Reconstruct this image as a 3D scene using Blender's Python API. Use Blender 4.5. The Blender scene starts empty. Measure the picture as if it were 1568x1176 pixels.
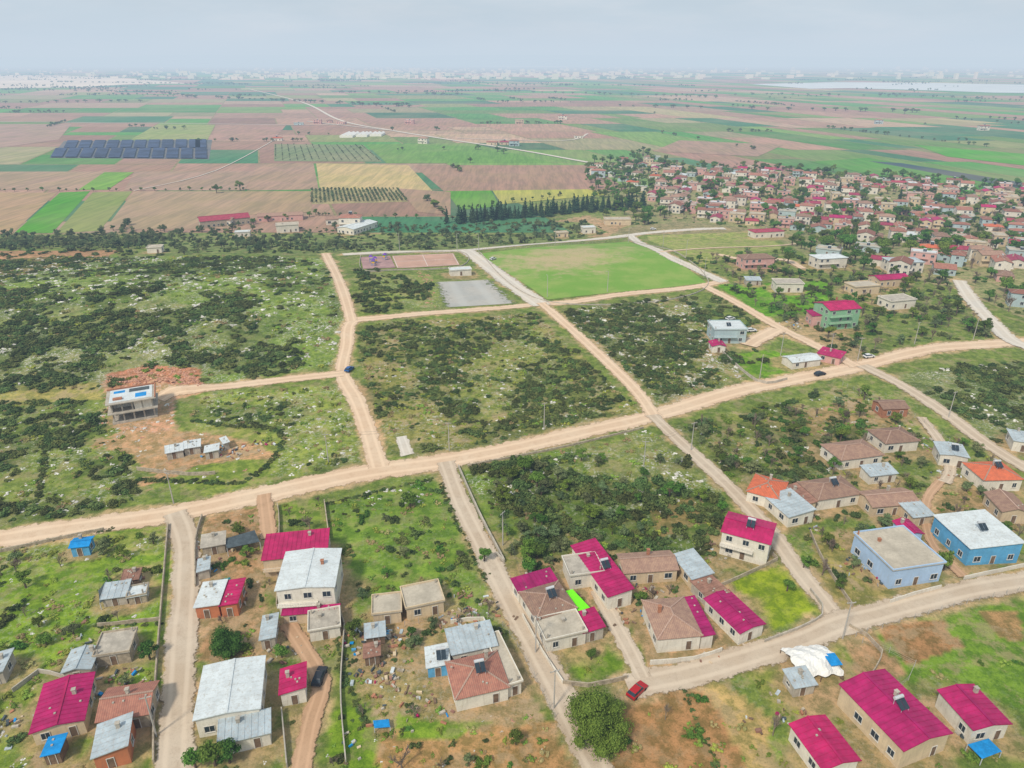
import bpy, math, random, numpy as np
from mathutils import Vector
random.seed(7); rng=np.random.default_rng(7)
scene=bpy.context.scene
CAMH=100.0; FP=1085.0; PIT=math.atan(493/1085.0)
PLAIN=-10.0
# ---------------------------------------------------------------- noise / terrain
_T=np.random.default_rng(3).random((256,256))
def vn(x,y,s,o=0):
    x=np.asarray(x,float)/s+o*17.3+1000; y=np.asarray(y,float)/s+o*9.1+1000
    xi=np.floor(x).astype(int); yi=np.floor(y).astype(int); fx=x-xi; fy=y-yi
    fx=fx*fx*(3-2*fx); fy=fy*fy*(3-2*fy)
    a=_T[xi%256,yi%256];b=_T[(xi+1)%256,yi%256];c=_T[xi%256,(yi+1)%256];d=_T[(xi+1)%256,(yi+1)%256]
    return (a*(1-fx)+b*fx)*(1-fy)+(c*(1-fx)+d*fx)*fy
def fbm(x,y,s,o=0):
    return vn(x,y,s,o)*.5+vn(x,y,s/2.1,o+1)*.27+vn(x,y,s/4.3,o+2)*.15+vn(x,y,s/9,o+3)*.08
def sm(t):
    t=np.clip(t,0,1); return t*t*(3-2*t)
def H(x,y):
    x=np.asarray(x,float); y=np.asarray(y,float)
    near=1-sm((y-395)/95.)
    side=1-sm((np.abs(x)-500)/400.)
    hill=11*np.exp(-(((x+160)/115)**2+((y-300)/70)**2))
    mound=2.6*np.exp(-(((x+118)/15)**2+((y-211)/4.5)**2))*(.6+.8*vn(x,y,3,4))
    return PLAIN+(10+hill+mound+1.6*(vn(x,y,60,5)-.5))*near*side
def Hf(x,y): return float(H(x,y))
cp,sp=math.cos(PIT),math.sin(PIT)
def G(px,py):
    a=(px-784)/FP; b=(588-py)/FP
    d=(a,cp+b*sp,-sp+b*cp)
    t=(CAMH-16)/-d[2]
    if d[1]*t>520:
        t=(CAMH-PLAIN)/-d[2]; return (d[0]*t,d[1]*t)
    pt=t
    while t<9000:
        x=d[0]*t;y=d[1]*t;z=CAMH+d[2]*t
        if z<Hf(x,y): break
        pt=t; t+=3.0
    lo,hi=pt,t
    for _ in range(12):
        m=(lo+hi)/2
        if CAMH+d[2]*m<Hf(d[0]*m,d[1]*m): hi=m
        else: lo=m
    return (d[0]*hi,d[1]*hi)
def P(s):
    v=[float(q) for q in s.replace(';',' ').replace(',',' ').split()]
    return [G(v[i],v[i+1]) for i in range(0,len(v),2)]
def inpoly(X,Y,poly):
    r=np.zeros(np.shape(X),bool); n=len(poly)
    for i in range(n):
        x1,y1=poly[i];x2,y2=poly[(i+1)%n]
        if y1==y2: continue
        c=((y1>Y)!=(y2>Y))&(X<(x2-x1)*(Y-y1)/(y2-y1)+x1)
        r^=c
    return r
# ---------------------------------------------------------------- materials
MATS={}
def nt(name):
    m=bpy.data.materials.new(name); m.use_nodes=True
    n=m.node_tree; b=n.nodes['Principled BSDF']; b.inputs['Roughness'].default_value=.9
    b.inputs['Specular IOR Level'].default_value=.2
    return m,n,b
def N(n,t,**k):
    o=n.nodes.new(t)
    for a,v in k.items(): setattr(o,a,v)
    return o
def mixc(n,f,a,b,bt='MIX'):
    m=N(n,'ShaderNodeMix',data_type='RGBA',blend_type=bt)
    for s,v in ((m.inputs[0],f),(m.inputs[6],a),(m.inputs[7],b)):
        if hasattr(v,'links'): n.links.new(v,s)
        elif isinstance(v,(int,float)): s.default_value=v
        else: s.default_value=(*v,1) if len(v)==3 else v
    return m.outputs[2]
def noise(n,vec,scale,detail=4,rough=.6):
    t=N(n,'ShaderNodeTexNoise'); t.inputs['Scale'].default_value=scale; t.inputs['Detail'].default_value=detail; t.inputs['Roughness'].default_value=rough
    if vec is not None: n.links.new(vec,t.inputs['Vector'])
    return t.outputs['Fac']
def mr(n,v,a,b,c=0.,d=1.):
    t=N(n,'ShaderNodeMapRange',interpolation_type='SMOOTHSTEP'); n.links.new(v,t.inputs[0])
    for i,q in enumerate((a,b,c,d)): t.inputs[i+1].default_value=q
    return t.outputs[0]
def mth(n,op,a,b):
    t=N(n,'ShaderNodeMath',operation=op)
    for i,v in enumerate((a,b)):
        if hasattr(v,'links'): n.links.new(v,t.inputs[i])
        else: t.inputs[i].default_value=v
    return t.outputs[0]
def bump(n,b,h,st,dist):
    t=N(n,'ShaderNodeBump'); t.inputs['Strength'].default_value=st; t.inputs['Distance'].default_value=dist
    n.links.new(h,t.inputs['Height']); n.links.new(t.outputs[0],b.inputs['Normal'])
def simple(name,col,rough=.85,var=.2,scale=.7,rnd=0.,dirt=None,metal=0):
    if name in MATS: return MATS[name]
    m,n,b=nt(name)
    tc=N(n,'ShaderNodeTexCoord'); f=mr(n,noise(n,tc.outputs['Object'],scale,5,.65),.3,.7)
    c=mixc(n,f,[q*(1-var) for q in col],[min(1,q*(1+var)) for q in col])
    f2=mr(n,noise(n,tc.outputs['Object'],scale*6,3),.45,.75,0,.35)
    c=mixc(n,f2,c,dirt or [q*.55 for q in col])
    if dirt:
        mp=N(n,'ShaderNodeMapping'); mp.inputs['Scale'].default_value=(3,3,.5); n.links.new(tc.outputs['Object'],mp.inputs[0])
        c=mixc(n,mr(n,noise(n,mp.outputs[0],.6,4,.7),.50,.75,0,.6),c,dirt)
    if rnd:
        oi=N(n,'ShaderNodeObjectInfo'); hs=N(n,'ShaderNodeHueSaturation')
        n.links.new(mr(n,oi.outputs['Random'],0,1,1-rnd,1+rnd),hs.inputs['Value'])
        n.links.new(mr(n,oi.outputs['Random'],0,1,.5-rnd*.06,.5+rnd*.06),hs.inputs['Hue'])
        n.links.new(c,hs.inputs['Color']); c=hs.outputs[0]
    n.links.new(c,b.inputs['Base Color']); b.inputs['Roughness'].default_value=rough; b.inputs['Metallic'].default_value=metal
    MATS[name]=m; return m
def tile(name,c1,c2,c3,rnd=.15):
    m,n,b=nt(name); tc=N(n,'ShaderNodeTexCoord'); O=tc.outputs['Object']
    c=mixc(n,mr(n,noise(n,O,.9,5,.7),.35,.65),c1,c2)
    c=mixc(n,mr(n,noise(n,O,5,3,.7),.5,.7,0,.7),c,c3)
    w=N(n,'ShaderNodeTexWave',wave_type='BANDS',bands_direction='X'); w.inputs['Scale'].default_value=.9; w.inputs['Distortion'].default_value=.3; n.links.new(O,w.inputs[0])
    c=mixc(n,mr(n,w.outputs['Fac'],0,1,0,.25),c,[q*.5 for q in c2])
    oi=N(n,'ShaderNodeObjectInfo'); hs=N(n,'ShaderNodeHueSaturation')
    n.links.new(mr(n,oi.outputs['Random'],0,1,1-rnd,1+rnd),hs.inputs['Value']); n.links.new(c,hs.inputs['Color'])
    n.links.new(hs.outputs[0],b.inputs['Base Color']); bump(n,b,w.outputs['Fac'],.5,.06)
    MATS[name]=m; return m
simple('magenta',(.38,.012,.11),.5,.25,.4,.15,dirt=(.27,.03,.10))
simple('redsheet',(.34,.04,.08),.55,.2,.5,.1,dirt=(.25,.09,.09))
simple('whitesheet',(.58,.63,.65),.5,.1,.5,dirt=(.38,.35,.30))
simple('greysheet',(.40,.47,.51),.5,.15,.5,dirt=(.34,.26,.20))
simple('rustsheet',(.28,.15,.11),.8,.3,.8)
simple('concrete',(.42,.38,.32),.9,.2,.6,dirt=(.27,.24,.2))
simple('slab',(.46,.41,.33),.9,.15,.3,dirt=(.30,.26,.2))
simple('white',(.66,.62,.54),.85,.1,.4,.06,dirt=(.46,.40,.32))
simple('cream',(.58,.46,.31),.85,.12,.4,.06,dirt=(.4,.32,.23))
simple('paleblue',(.38,.52,.72),.85,.08,.4,dirt=(.34,.42,.54))
simple('greyblue',(.38,.48,.50),.85,.08,.4,dirt=(.3,.33,.34))
simple('blue',(.10,.34,.58),.8,.15,.5,dirt=(.13,.28,.40))
simple('tarpblue',(.01,.24,.58),.6,.2,1.)
simple('tarpteal',(.02,.2,.2),.7,.3,1.)
simple('orangewall',(.48,.17,.08),.85,.12,.5,dirt=(.34,.16,.1))
simple('greenwall',(.24,.44,.27),.85,.1,.5)
simple('pinkwall',(.58,.34,.30),.85,.1,.5)
simple('lime',(.18,.80,.01),.6,.05,1.)
simple('brick',(.38,.17,.10),.9,.2,1.5)
simple('stonewall',(.38,.32,.24),.95,.3,1.2)
simple('glass',(.03,.045,.06),.15,.2,1.)
simple('frame',(.6,.58,.54),.6,.05,1.)
simple('wood',(.18,.12,.08),.8,.3,1.)
simple('darkmetal',(.08,.08,.085),.5,.2,1.)
simple('steel',(.5,.52,.54),.4,.1,1.)
simple('pole',(.42,.40,.37),.8,.1,1.)
simple('bark',(.12,.09,.065),.9,.3,2.)
simple('twig',(.20,.155,.12),.9,.2,2.,.2)
simple('rock',(.56,.54,.49),.95,.2,1.2,.2,dirt=(.38,.36,.32))
simple('redrock',(.50,.27,.18),.95,.25,1.2,.15)
simple('carblue',(.02,.10,.30),.25,.03,1.)
simple('carred',(.4,.015,.02),.25,.03,1.)
simple('carwhite',(.7,.7,.7),.25,.03,1.)
simple('cardark',(.03,.035,.045),.25,.03,1.)
simple('tarpdark',(.07,.09,.10),.7,.3,.8)
simple('rubber',(.02,.02,.02),.9,.1,1.)
simple('court',(.48,.29,.22),.9,.14,.10,dirt=(.44,.34,.26))
simple('playfloor',(.38,.23,.22),.9,.2,.2,dirt=(.35,.25,.25))
simple('purple',(.16,.06,.38),.8,.1,.5)
simple('line',(.74,.73,.70),.8,.05,1.)
simple('yellow',(.7,.42,.03),.6,.1,1.)
tile('tile',(.38,.17,.12),(.28,.12,.09),(.22,.15,.12),.22)
tile('oldtile',(.38,.24,.17),(.28,.17,.13),(.19,.14,.12),.2)
tile('orangetile',(.62,.15,.07),(.46,.12,.06),(.34,.14,.10))
tile('ridge',(.46,.32,.25),(.42,.27,.21),(.3,.22,.18))
def leafmat(name,c1,c2,rnd=.3):
    m,n,b=nt(name); tc=N(n,'ShaderNodeTexCoord')
    c=mixc(n,mr(n,noise(n,tc.outputs['Object'],3.,3,.7),.35,.65),c1,c2)
    oi=N(n,'ShaderNodeObjectInfo'); hs=N(n,'ShaderNodeHueSaturation')
    n.links.new(mr(n,oi.outputs['Random'],0,1,1-rnd,1+rnd*1.3),hs.inputs['Value'])
    mm=mth(n,'FRACT',mth(n,'MULTIPLY',oi.outputs['Random'],7.31),0)
    n.links.new(mr(n,mm,0,1,.455,.52),hs.inputs['Hue']); n.links.new(c,hs.inputs['Color'])
    n.links.new(hs.outputs[0],b.inputs['Base Color']); b.inputs['Roughness'].default_value=.75
    MATS[name]=m
leafmat('maquis',(.048,.085,.022),(.105,.145,.04),.35)
leafmat('olive',(.075,.12,.042),(.14,.18,.08))
leafmat('leafgreen',(.05,.12,.014),(.11,.20,.03))
leafmat('pineleaf',(.018,.055,.025),(.04,.085,.032),.2)
leafmat('weeds',(.15,.24,.03),(.24,.32,.06))
leafmat('drygrass',(.29,.26,.10),(.35,.31,.13),.2)
# ---------------------------------------------------------------- mesh builder
class MB:
    def __init__(s): s.v=[];s.f=[]
    def add(s,vs,fs):
        o=len(s.v); s.v+= [tuple(q) for q in vs]; s.f+=[tuple(o+i for i in f) for f in fs]
    def box(s,x0,y0,z0,x1,y1,z1):
        s.add([(x0,y0,z0),(x1,y0,z0),(x1,y1,z0),(x0,y1,z0),(x0,y0,z1),(x1,y0,z1),(x1,y1,z1),(x0,y1,z1)],
              [(3,2,1,0),(4,5,6,7),(0,1,5,4),(1,2,6,5),(2,3,7,6),(3,0,4,7)])
    def slab(s,pts,t):
        n=len(pts); s.add([(p[0],p[1],p[2]+t) for p in pts]+[tuple(p) for p in pts],
          [tuple(range(n)),tuple(range(2*n-1,n-1,-1))]+[(i,n+i,n+(i+1)%n,(i+1)%n) for i in range(n)])
    def beam(s,a,b,w,h):
        a=Vector(a);b=Vector(b);d=(b-a).normalized(); up=Vector((0,0,1)) if abs(d.z)<.95 else Vector((1,0,0))
        r=d.cross(up).normalized()*w/2; u=r.cross(d).normalized()*h/2
        vs=[a-r-u,a+r-u,a+r+u,a-r+u,b-r-u,b+r-u,b+r+u,b-r+u]
        s.add(vs,[(0,1,2,3),(7,6,5,4),(0,4,5,1),(1,5,6,2),(2,6,7,3),(3,7,4,0)])
    def cyl(s,a,b,r0,r1,n=8):
        a=Vector(a);b=Vector(b);d=(b-a).normalized(); up=Vector((0,0,1)) if abs(d.z)<.9 else Vector((1,0,0))
        r=d.cross(up).normalized(); u=r.cross(d)
        vs=[];
        for c,q in((a,r0),(b,r1)):
            for i in range(n):
                t=2*math.pi*i/n; vs.append(c+(r*math.cos(t)+u*math.sin(t))*q)
        s.add(vs,[(i,(i+1)%n,n+(i+1)%n,n+i) for i in range(n)]+[tuple(range(n-1,-1,-1)),tuple(range(n,2*n))])
def link(o,parent=None):
    scene.collection.objects.link(o)
    if parent: o.parent=parent
    return o
def mesh(name,v,f,mats,mi=None):
    me=bpy.data.meshes.new(name); me.from_pydata([tuple(map(float,q)) for q in v],[],f)
    for m in mats: me.materials.append(MATS[m])
    if mi is not None: me.polygons.foreach_set('material_index',mi)
    me.update(); return me
def obj(name,me,parent=None,loc=(0,0,0),rz=0,sc=None):
    o=bpy.data.objects.new(name,me); o.location=loc; o.rotation_euler=(0,0,rz)
    if sc is not None: o.scale=sc
    return link(o,parent)
def empty(name,loc=(0,0,0),rz=0):
    o=bpy.data.objects.new(name,None); o.location=loc; o.rotation_euler=(0,0,rz); o.empty_display_size=.5; return link(o)
def parts(groups,singlename=None,parent=None):
    if singlename:
        v=[];f=[];mi=[];mats=[]
        for _,m,b in groups:
            if not b.f: continue
            o=len(v); v+=b.v; f+=[tuple(o+i for i in q) for q in b.f]
            if m not in mats: mats.append(m)
            mi+=[mats.index(m)]*len(b.f)
        return mesh(singlename,v,f,mats,mi)
    for p,m,b in groups:
        if b.f: obj(p,mesh(p,b.v,b.f,[m]),parent)
# ---------------------------------------------------------------- house
OCC=np.zeros((700,700),bool)
def occset(x,y,r):
    i0=int(x+330-r);i1=int(x+330+r)+1;j0=int(y-r);j1=int(y+r)+1
    OCC[max(0,i0):max(0,i1),max(0,j0):max(0,j1)]=True
def occ(x,y):
    i=int(x+330);j=int(y)
    return 0<=i<700 and 0<=j<700 and OCC[i,j]
YARD=[]
def house_groups(w,d,h,roof,rm,wm,axis,storeys,pitch,ov,rib,R,extras=()):
    W=MB();Rf=MB();Rd=MB();Gl=MB();Fr=MB();Dr=MB();Ex=MB();Tk=MB()
    W.box(0,0,-1.2,w,d,h)
    rh=0
    if axis is None: axis='x' if w>=d else 'y'
    t=.12
    if roof in('gable','shed','hip'):
        def sw(p): return p if axis=='x' else (p[1],p[0],p[2])
        L,D=(w,d) if axis=='x' else (d,w)
        def face(pts):
            pts=[sw(p) for p in pts]
            if axis!='x': pts=pts[::-1]
            Rf.slab(pts,t)
        if roof=='gable':
            rh=pitch*D/2; e=ov*pitch
            face([(-ov,-ov,h-e),(L+ov,-ov,h-e),(L+ov,D/2,h+rh),(-ov,D/2,h+rh)])
            face([(L+ov,D+ov,h-e),(-ov,D+ov,h-e),(-ov,D/2,h+rh),(L+ov,D/2,h+rh)])
            a=[sw(q) for q in((0,0,h),(0,D,h),(0,D/2,h+rh))]; W.add(a,[(0,1,2)])
            a=[sw(q) for q in((L,0,h),(L,D,h),(L,D/2,h+rh))]; W.add(a,[(0,1,2)])
            if rib:
                k=int(L/.9)
                for i in range(k+1):
                    x=-ov+.08+(L+2*ov-.16)*i/k
                    for q in((( x,-ov,h-e+t+.03),(x,D/2,h+rh+t+.03)),((x,D+ov,h-e+t+.03),(x,D/2,h+rh+t+.03))):
                        Rf.beam(sw(q[0]),sw(q[1]),.09,.07)
            Rd.beam(sw((-ov,D/2,h+rh+t+.05)),sw((L+ov,D/2,h+rh+t+.05)),.35,.12)
        elif roof=='shed':
            rh=pitch*D; e=ov*pitch
            face([(-ov,-ov,h-e),(L+ov,-ov,h-e),(L+ov,D+ov,h+rh+e),(-ov,D+ov,h+rh+e)])
            W.add([sw(q) for q in((0,0,h),(0,D,h),(0,D,h+rh),(L,0,h),(L,D,h),(L,D,h+rh))],[(0,1,2),(3,5,4),(1,4,5,2)])
            if rib:
                k=int(L/.9)
                for i in range(k+1):
                    x=-ov+.08+(L+2*ov-.16)*i/k
                    Rf.beam(sw((x,-ov,h-e+t+.03)),sw((x,D+ov,h+rh+e+t+.03)),.09,.07)
        else:
            rh=pitch*D/2; e=ov*pitch; a=(-ov,-ov,h-e);b=(L+ov,-ov,h-e);c=(L+ov,D+ov,h-e);dd=(-ov,D+ov,h-e)
            q=min(D/2,L/2-.3); r1=(q,D/2,h+rh);r2=(L-q,D/2,h+rh)
            face([a,b,r2,r1]);face([c,dd,r1,r2]);face([dd,a,r1]);face([b,c,r2])
            for s1,s2 in((a,r1),(dd,r1),(b,r2),(c,r2),(r1,r2)):
                s1=(s1[0],s1[1],s1[2]+t+.05);s2=(s2[0],s2[1],s2[2]+t+.05); Rd.beam(sw(s1),sw(s2),.28,.14)
        if w*d<75 and R.random()<.6:
            for k in range(R.randint(2,5)):
                u=R.uniform(.3,w-.3);v=R.uniform(.3,d-.3); yy=(v if axis=='x' else u); 
                zz=h+(pitch*yy if roof=='shed' else pitch*(D/2-abs(yy-D/2)))+t
                Ex.box(u-.15,v-.15,zz-.05,u+.15,v+.15,zz+.18)
    else:
        Rf.box(-.3,-.3,h+.003,w+.3,d+.3,h+.2)
        for q in((-.3,-.3,w+.3,-.12),(-.3,d+.12,w+.3,d+.3),(-.3,-.12,-.12,d+.12),(w+.12,-.12,w+.3,d+.12)):
            W.box(q[0],q[1],h+.203,q[2],q[3],h+.5)
        for k in range(4):
            if R.random()<.5: Ex.box([(.3,w-.6)[k%2],(.3,d-.6)[k//2]][0],[(.3,w-.6)[k%2],(.3,d-.6)[k//2]][1],h+.2,(.3,w-.6)[k%2]+.25,(.3,d-.6)[k//2]+.25,h+1.1)
    ns=storeys or max(1,int(round(h/3.)))
    sh=h/ns
    def win(side,u,z,ww,hh,door=False):
        def B(b,u0,u1,z0,z1,o0,o1):
            if side==0: b.box(u0,-o1,z0,u1,-o0,z1)
            elif side==1: b.box(w+o0,u0,z0,w+o1,u1,z1)
            elif side==2: b.box(u0,d+o0,z0,u1,d+o1,z1)
            else: b.box(-o1,u0,z0,-o0,u1,z1)
        B(Dr if door else Gl,u,u+ww,z,z+hh,.003,.03)
        f=.09
        B(Fr,u-f,u,z-f,z+hh+f,.003,.09);B(Fr,u+ww,u+ww+f,z-f,z+hh+f,.003,.09)
        B(Fr,u,u+ww,z+hh,z+hh+f,.003,.09)
        if not door:
            B(Fr,u-.15,u+ww+.15,z-f-.07,z-f,.003,.16); B(Fr,u+ww/2-.03,u+ww/2+.03,z,z+hh,.031,.07)
    for s in range(ns):
        for side in range(4):
            L=w if side in(0,2) else d
            n=max(1,int(L/3.2))
            for i in range(n):
                u=L*(i+.5)/n-.55+R.uniform(-.2,.2)
                if L<2.2: continue
                if side==0 and s==0 and i==n//2: win(side,u,.05,.95,2.05,True)
                elif R.random()<.75:
                    ww=R.choice((1.0,1.2,1.5)); win(side,max(.2,min(L-ww-.2,u)),s*sh+.95,ww,min(1.25,sh-1.5) if sh>2.3 else .6)
    if ns>1 :
        for s in range(1,ns):
            W.box(-.05,-1.3,s*sh-.15,w*.7,-.003,s*sh)
            Fr.box(-.05,-1.32,s*sh+.8,w*.7,-1.27,s*sh+.86)
            k=int(w*.7/.5)
            for i in range(k+1): Fr.box(-.03+(w*.7-.03)*i/k,-1.31,s*sh,-.0+(w*.7-.03)*i/k,-1.28,s*sh+.8)
    if 'chim' in extras or R.random()<.5:
        x=w*R.uniform(.2,.8);y=d*R.uniform(.55,.8); Ex.box(x,y,h,x+.55,y+.55,h+rh+.8); Ex.box(x-.08,y-.08,h+rh+.803,x+.63,y+.63,h+rh+.92)
    if 'solar' in extras:
        x=w*.45;y=d*.5;z=h+rh+.25 if roof!='flat' else h+.2
        Tk.cyl((x,y,z+1.2),(x+1.7,y,z+1.2),.3,.3,10)
        Gl.slab([(x,y-1.7,z+.2),(x+.8,y-1.7,z+.2),(x+.8,y-.2,z+1.1),(x,y-.2,z+1.1)],.06); Gl.slab([(x+.9,y-1.7,z+.2),(x+1.7,y-1.7,z+.2),(x+1.7,y-.2,z+1.1),(x+.9,y-.2,z+1.1)],.06)
        for xx in(x+.1,x+1.6): Tk.beam((xx,y,z-.4),(xx,y,z+1.),.06,.06); Tk.beam((xx,y-1.6,z-.4),(xx,y-1.6,z+.25),.06,.06)
    ridgem='ridge' if 'tile' in rm else rm
    return [('walls',wm,W),('roof',rm,Rf),('roof_ridge',ridgem,Rd),('window_glass','glass',Gl),('window_frames','frame',Fr),('door','wood',Dr),('chimney','brick' if 'chim' in extras else 'concrete',Ex),('water_tank','steel',Tk)]
def place(A,B,d):
    a=G(*A);b=G(*B); w=math.hypot(b[0]-a[0],b[1]-a[1]); an=math.atan2(b[1]-a[1],b[0]-a[0])
    ca,sa=math.cos(an),math.sin(an)
    cs=[(a[0]+ca*u-sa*v,a[1]+sa*u+ca*v) for u,v in((0,0),(w,0),(w,d),(0,d),(w/2,d/2))]
    z=max(Hf(*c) for c in cs)
    k=max(2,int(w/1.5));l=max(2,int(d/1.5))
    for i in range(k+1):
        for j in range(l+1):
            u=w*i/k;v=d*j/l; occset(a[0]+ca*u-sa*v,a[1]+sa*u+ca*v,1.3)
    YARD.append((cs[4][0],cs[4][1],max(w,d)*.6+2.5))
    return a,w,an,z
def house(name,A,B,d,h,roof='gable',rm='magenta',wm='white',axis=None,st=None,pitch=.28,ov=.35,ex=()):
    a,w,an,z=place(A,B,d); R=random.Random(int(A[0]*7+A[1]))
    rib=rm in('magenta','redsheet','whitesheet','greysheet','rustsheet')
    g=house_groups(w,d,h,roof,rm,wm,axis,st,pitch,ov,rib,R,ex)
    e=empty(name,(a[0],a[1],z),an); parts(g,parent=e); return e
h=house
V='village_house'
h(V,(407,884),(503,874),8,4.6,'shed','magenta','cream',pitch=.06)
h('two_storey_house',(430,944),(516,938),11.5,6.6,'gable','whitesheet','white',pitch=.08,axis='y',st=2,ex=('chim',))
h('porch',(436,957),(520,950),1.2,2.6,'shed','magenta','cream',pitch=.1)
h(V,(303,948),(338,945),7,3.0,'shed','whitesheet','orangewall',pitch=.06)
h(V,(341,945),(366,943),7,3.0,'shed','magenta','orangewall',pitch=.1)
h('storehouse',(306,1130),(402,1112),11,4.2,'gable','whitesheet','white',axis='y',pitch=.08)
h('shed',(340,1158),(416,1140),4,2.8,'shed','greysheet','white',pitch=.1)
h(V,(433,1082),(470,1075),5.2,3.0,'shed','magenta','white',pitch=.15)
h('shed',(476,983),(522,975),5,2.6,'flat','concrete','white')
h('shed',(402,995),(423,992),6,2.5,'shed','greysheet','concrete',pitch=.1)
h('barn',(56,1142),(134,1122),10,3.0,'gable','magenta','cream',axis='y',pitch=.14)
h(V,(156,1124),(232,1112),6.5,3.0,'gable','tile','stonewall',pitch=.35)
h('shed',(102,1046),(143,1040),5,2.6,'gable','greysheet','concrete',pitch=.25,axis='y')
h('shed',(150,1022),(202,1014),5.5,2.6,'flat','concrete','stonewall')
h('shed',(160,930),(196,925),3.8,2.2,'shed','greysheet','concrete',pitch=.15)
h('shed',(199,927),(226,922),3.0,2.0,'flat','whitesheet','stonewall')
h('shed',(190,900),(214,897),2.6,1.9,'shed','rustsheet','wood',pitch=.15)
h('field_hut',(112,853),(139,850),3.2,2.6,'gable','tarpblue','blue',pitch=.2)
h(V,(150,1182),(202,1168),6,3.2,'shed','greysheet','orangewall',pitch=.15)
h('shed',(-12,1050),(10,1046),5,2.6,'shed','greysheet','concrete',pitch=.15)
h('shed',(72,1172),(96,1168),3,2.3,'shed','tarpblue','wood',pitch=.1)
h('shed',(312,852),(346,846),4,2.4,'shed','concrete','stonewall',pitch=.1)
h('shed',(306,888),(322,885),4,2.2,'shed','greysheet','concrete',pitch=.1)
h('shed',(562,990),(590,986),3,2.2,'shed','greysheet','wood',pitch=.1)
h('shed',(560,1020),(582,1017),3,2.1,'shed','rustsheet','wood',pitch=.1)
h(V,(573,958),(615,953),5,2.8,'flat','slab','cream')
h(V,(624,950),(680,938),6,3.0,'flat','slab','cream')
h(V,(700,1090),(778,1072),8,3.2,'hip','tile','white',pitch=.38,ex=('solar',))
h(V,(694,1022),(760,1008),5.5,3.2,'shed','greysheet','white',pitch=.1)
h(V,(778,1068),(798,1062),12,2.8,'flat','slab','white')
h('shed',(656,1038),(688,1034),4.5,2.5,'shed','whitesheet','blue',pitch=.1,ex=('solar',))
h(V,(822,968),(880,950),8,3.2,'hip','oldtile','white',pitch=.35,ex=('solar',))
h(V,(795,925),(852,908),3.6,3.0,'shed','magenta','white',pitch=.12)
h(V,(836,1000),(896,986),5.5,3.0,'flat','slab','white')
h(V,(873,903),(922,896),6,3.4,'flat','concrete','white')
h(V,(930,936),(966,926),17,3.4,'shed','magenta','white',axis='y',pitch=.08,ex=('solar',))
h('shed',(893,985),(923,978),5,2.6,'shed','magenta','concrete',pitch=.1)
h(V,(955,896),(1035,890),6,3.1,'gable','oldtile','cream',pitch=.35,ex=('chim',))
h('shed',(1058,904),(1088,897),8,2.8,'shed','greysheet','cream',axis='y',pitch=.1)
h(V,(1006,1000),(1070,994),10,3.4,'hip','oldtile','white',pitch=.34,ex=('chim',))
h(V,(1072,994),(1089,992),10,3.1,'shed','magenta','white',axis='y',pitch=.1)
h(V,(1130,988),(1166,973),10,2.9,'gable','magenta','white',axis='y',pitch=.16)
h('shed',(1086,935),(1112,925),6,2.6,'shed','rustsheet','concrete',axis='y',pitch=.1)
h('two_storey_house',(1101,848),(1172,868),8,6.0,'gable','magenta','white',st=2,pitch=.22,ex=('solar',))
h(V,(1142,768),(1190,782),9,3.2,'hip','orangetile','white',pitch=.35)
h('shed',(1205,808),(1243,800),9,3,'shed','greysheet','white',axis='y',pitch=.1)
h(V,(1250,782),(1315,772),8,3.2,'hip','oldtile','white',pitch=.35,ex=('solar',))
h('shed',(1222,790),(1246,786),8,2.8,'shed','rustsheet','cream',pitch=.15,axis='y')
h('flat_roof_house',(1360,902),(1437,890),12.5,4.8,'flat','slab','paleblue',st=1,ex=('chim',))
h(V,(1385,838),(1407,836),5,3.5,'gable','magenta','paleblue')
h(V,(1478,866),(1556,862),12,4.6,'shed','whitesheet','blue',axis='y',pitch=.05,st=1,ex=('solar',))
h(V,(1502,752),(1560,752),8.5,3.4,'hip','orangetile','white',pitch=.35,ex=('solar',))
h(V,(1353,694),(1403,690),8,3.2,'hip','oldtile','white',pitch=.35)
h(V,(1285,720),(1348,712),8.5,3.2,'hip','oldtile','white',pitch=.35)
h(V,(1333,792),(1403,786),6.5,3.0,'gable','oldtile','cream',pitch=.3)
h('shed',(1330,742),(1370,738),4,2.6,'shed','greysheet','white',pitch=.15)
h(V,(1436,712),(1478,718),7,3.4,'gable','greysheet','white',pitch=.1,ex=('solar',))
h(V,(1350,640),(1388,638),6,3.0,'gable','oldtile','brick',pitch=.3)
h('shed',(1395,806),(1425,803),5,2.6,'shed','greysheet','cream',pitch=.1)
h(V,(1530,800),(1572,803),8,3.2,'gable','oldtile','cream',pitch=.3)
h(V,(1548,690),(1580,695),7,3.2,'hip','greysheet','white',pitch=.2)
h(V,(1374,1178),(1444,1150),13,4.2,'gable','magenta','cream',axis='y',pitch=.18,st=1,ex=('solar',))
h(V,(1482,1140),(1536,1130),7.5,3.4,'gable','magenta','white',axis='y',pitch=.16)
h(V,(1255,1200),(1308,1185),8,3.2,'gable','magenta','white',axis='y',pitch=.2)
h('shed',(1214,1068),(1245,1062),3.4,2.3,'shed','greysheet','concrete',pitch=.1)
h('three_storey_house',(1266,506),(1312,502),11,8.4,'gable','magenta','greenwall',st=3,pitch=.25,ex=('chim',))
h('porch',(1242,500),(1262,500),7,4.5,'shed','magenta','pinkwall',st=1,pitch=.1)
h('two_storey_house',(1092,526),(1141,526),10,5.6,'flat','whitesheet','greyblue',st=2,ex=('solar',))
h(V,(1187,448),(1229,448),8,4,'flat','concrete','white')
h('two_storey_house',(1138,413),(1184,411),9,5.6,'hip','oldtile','pinkwall',st=2,pitch=.3)
h('shed',(1212,566),(1255,560),6,2.6,'gable','whitesheet','white',pitch=.25)
h('shed',(1250,552),(1284,560),6,2.8,'shed','magenta','pinkwall',pitch=.1)
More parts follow.
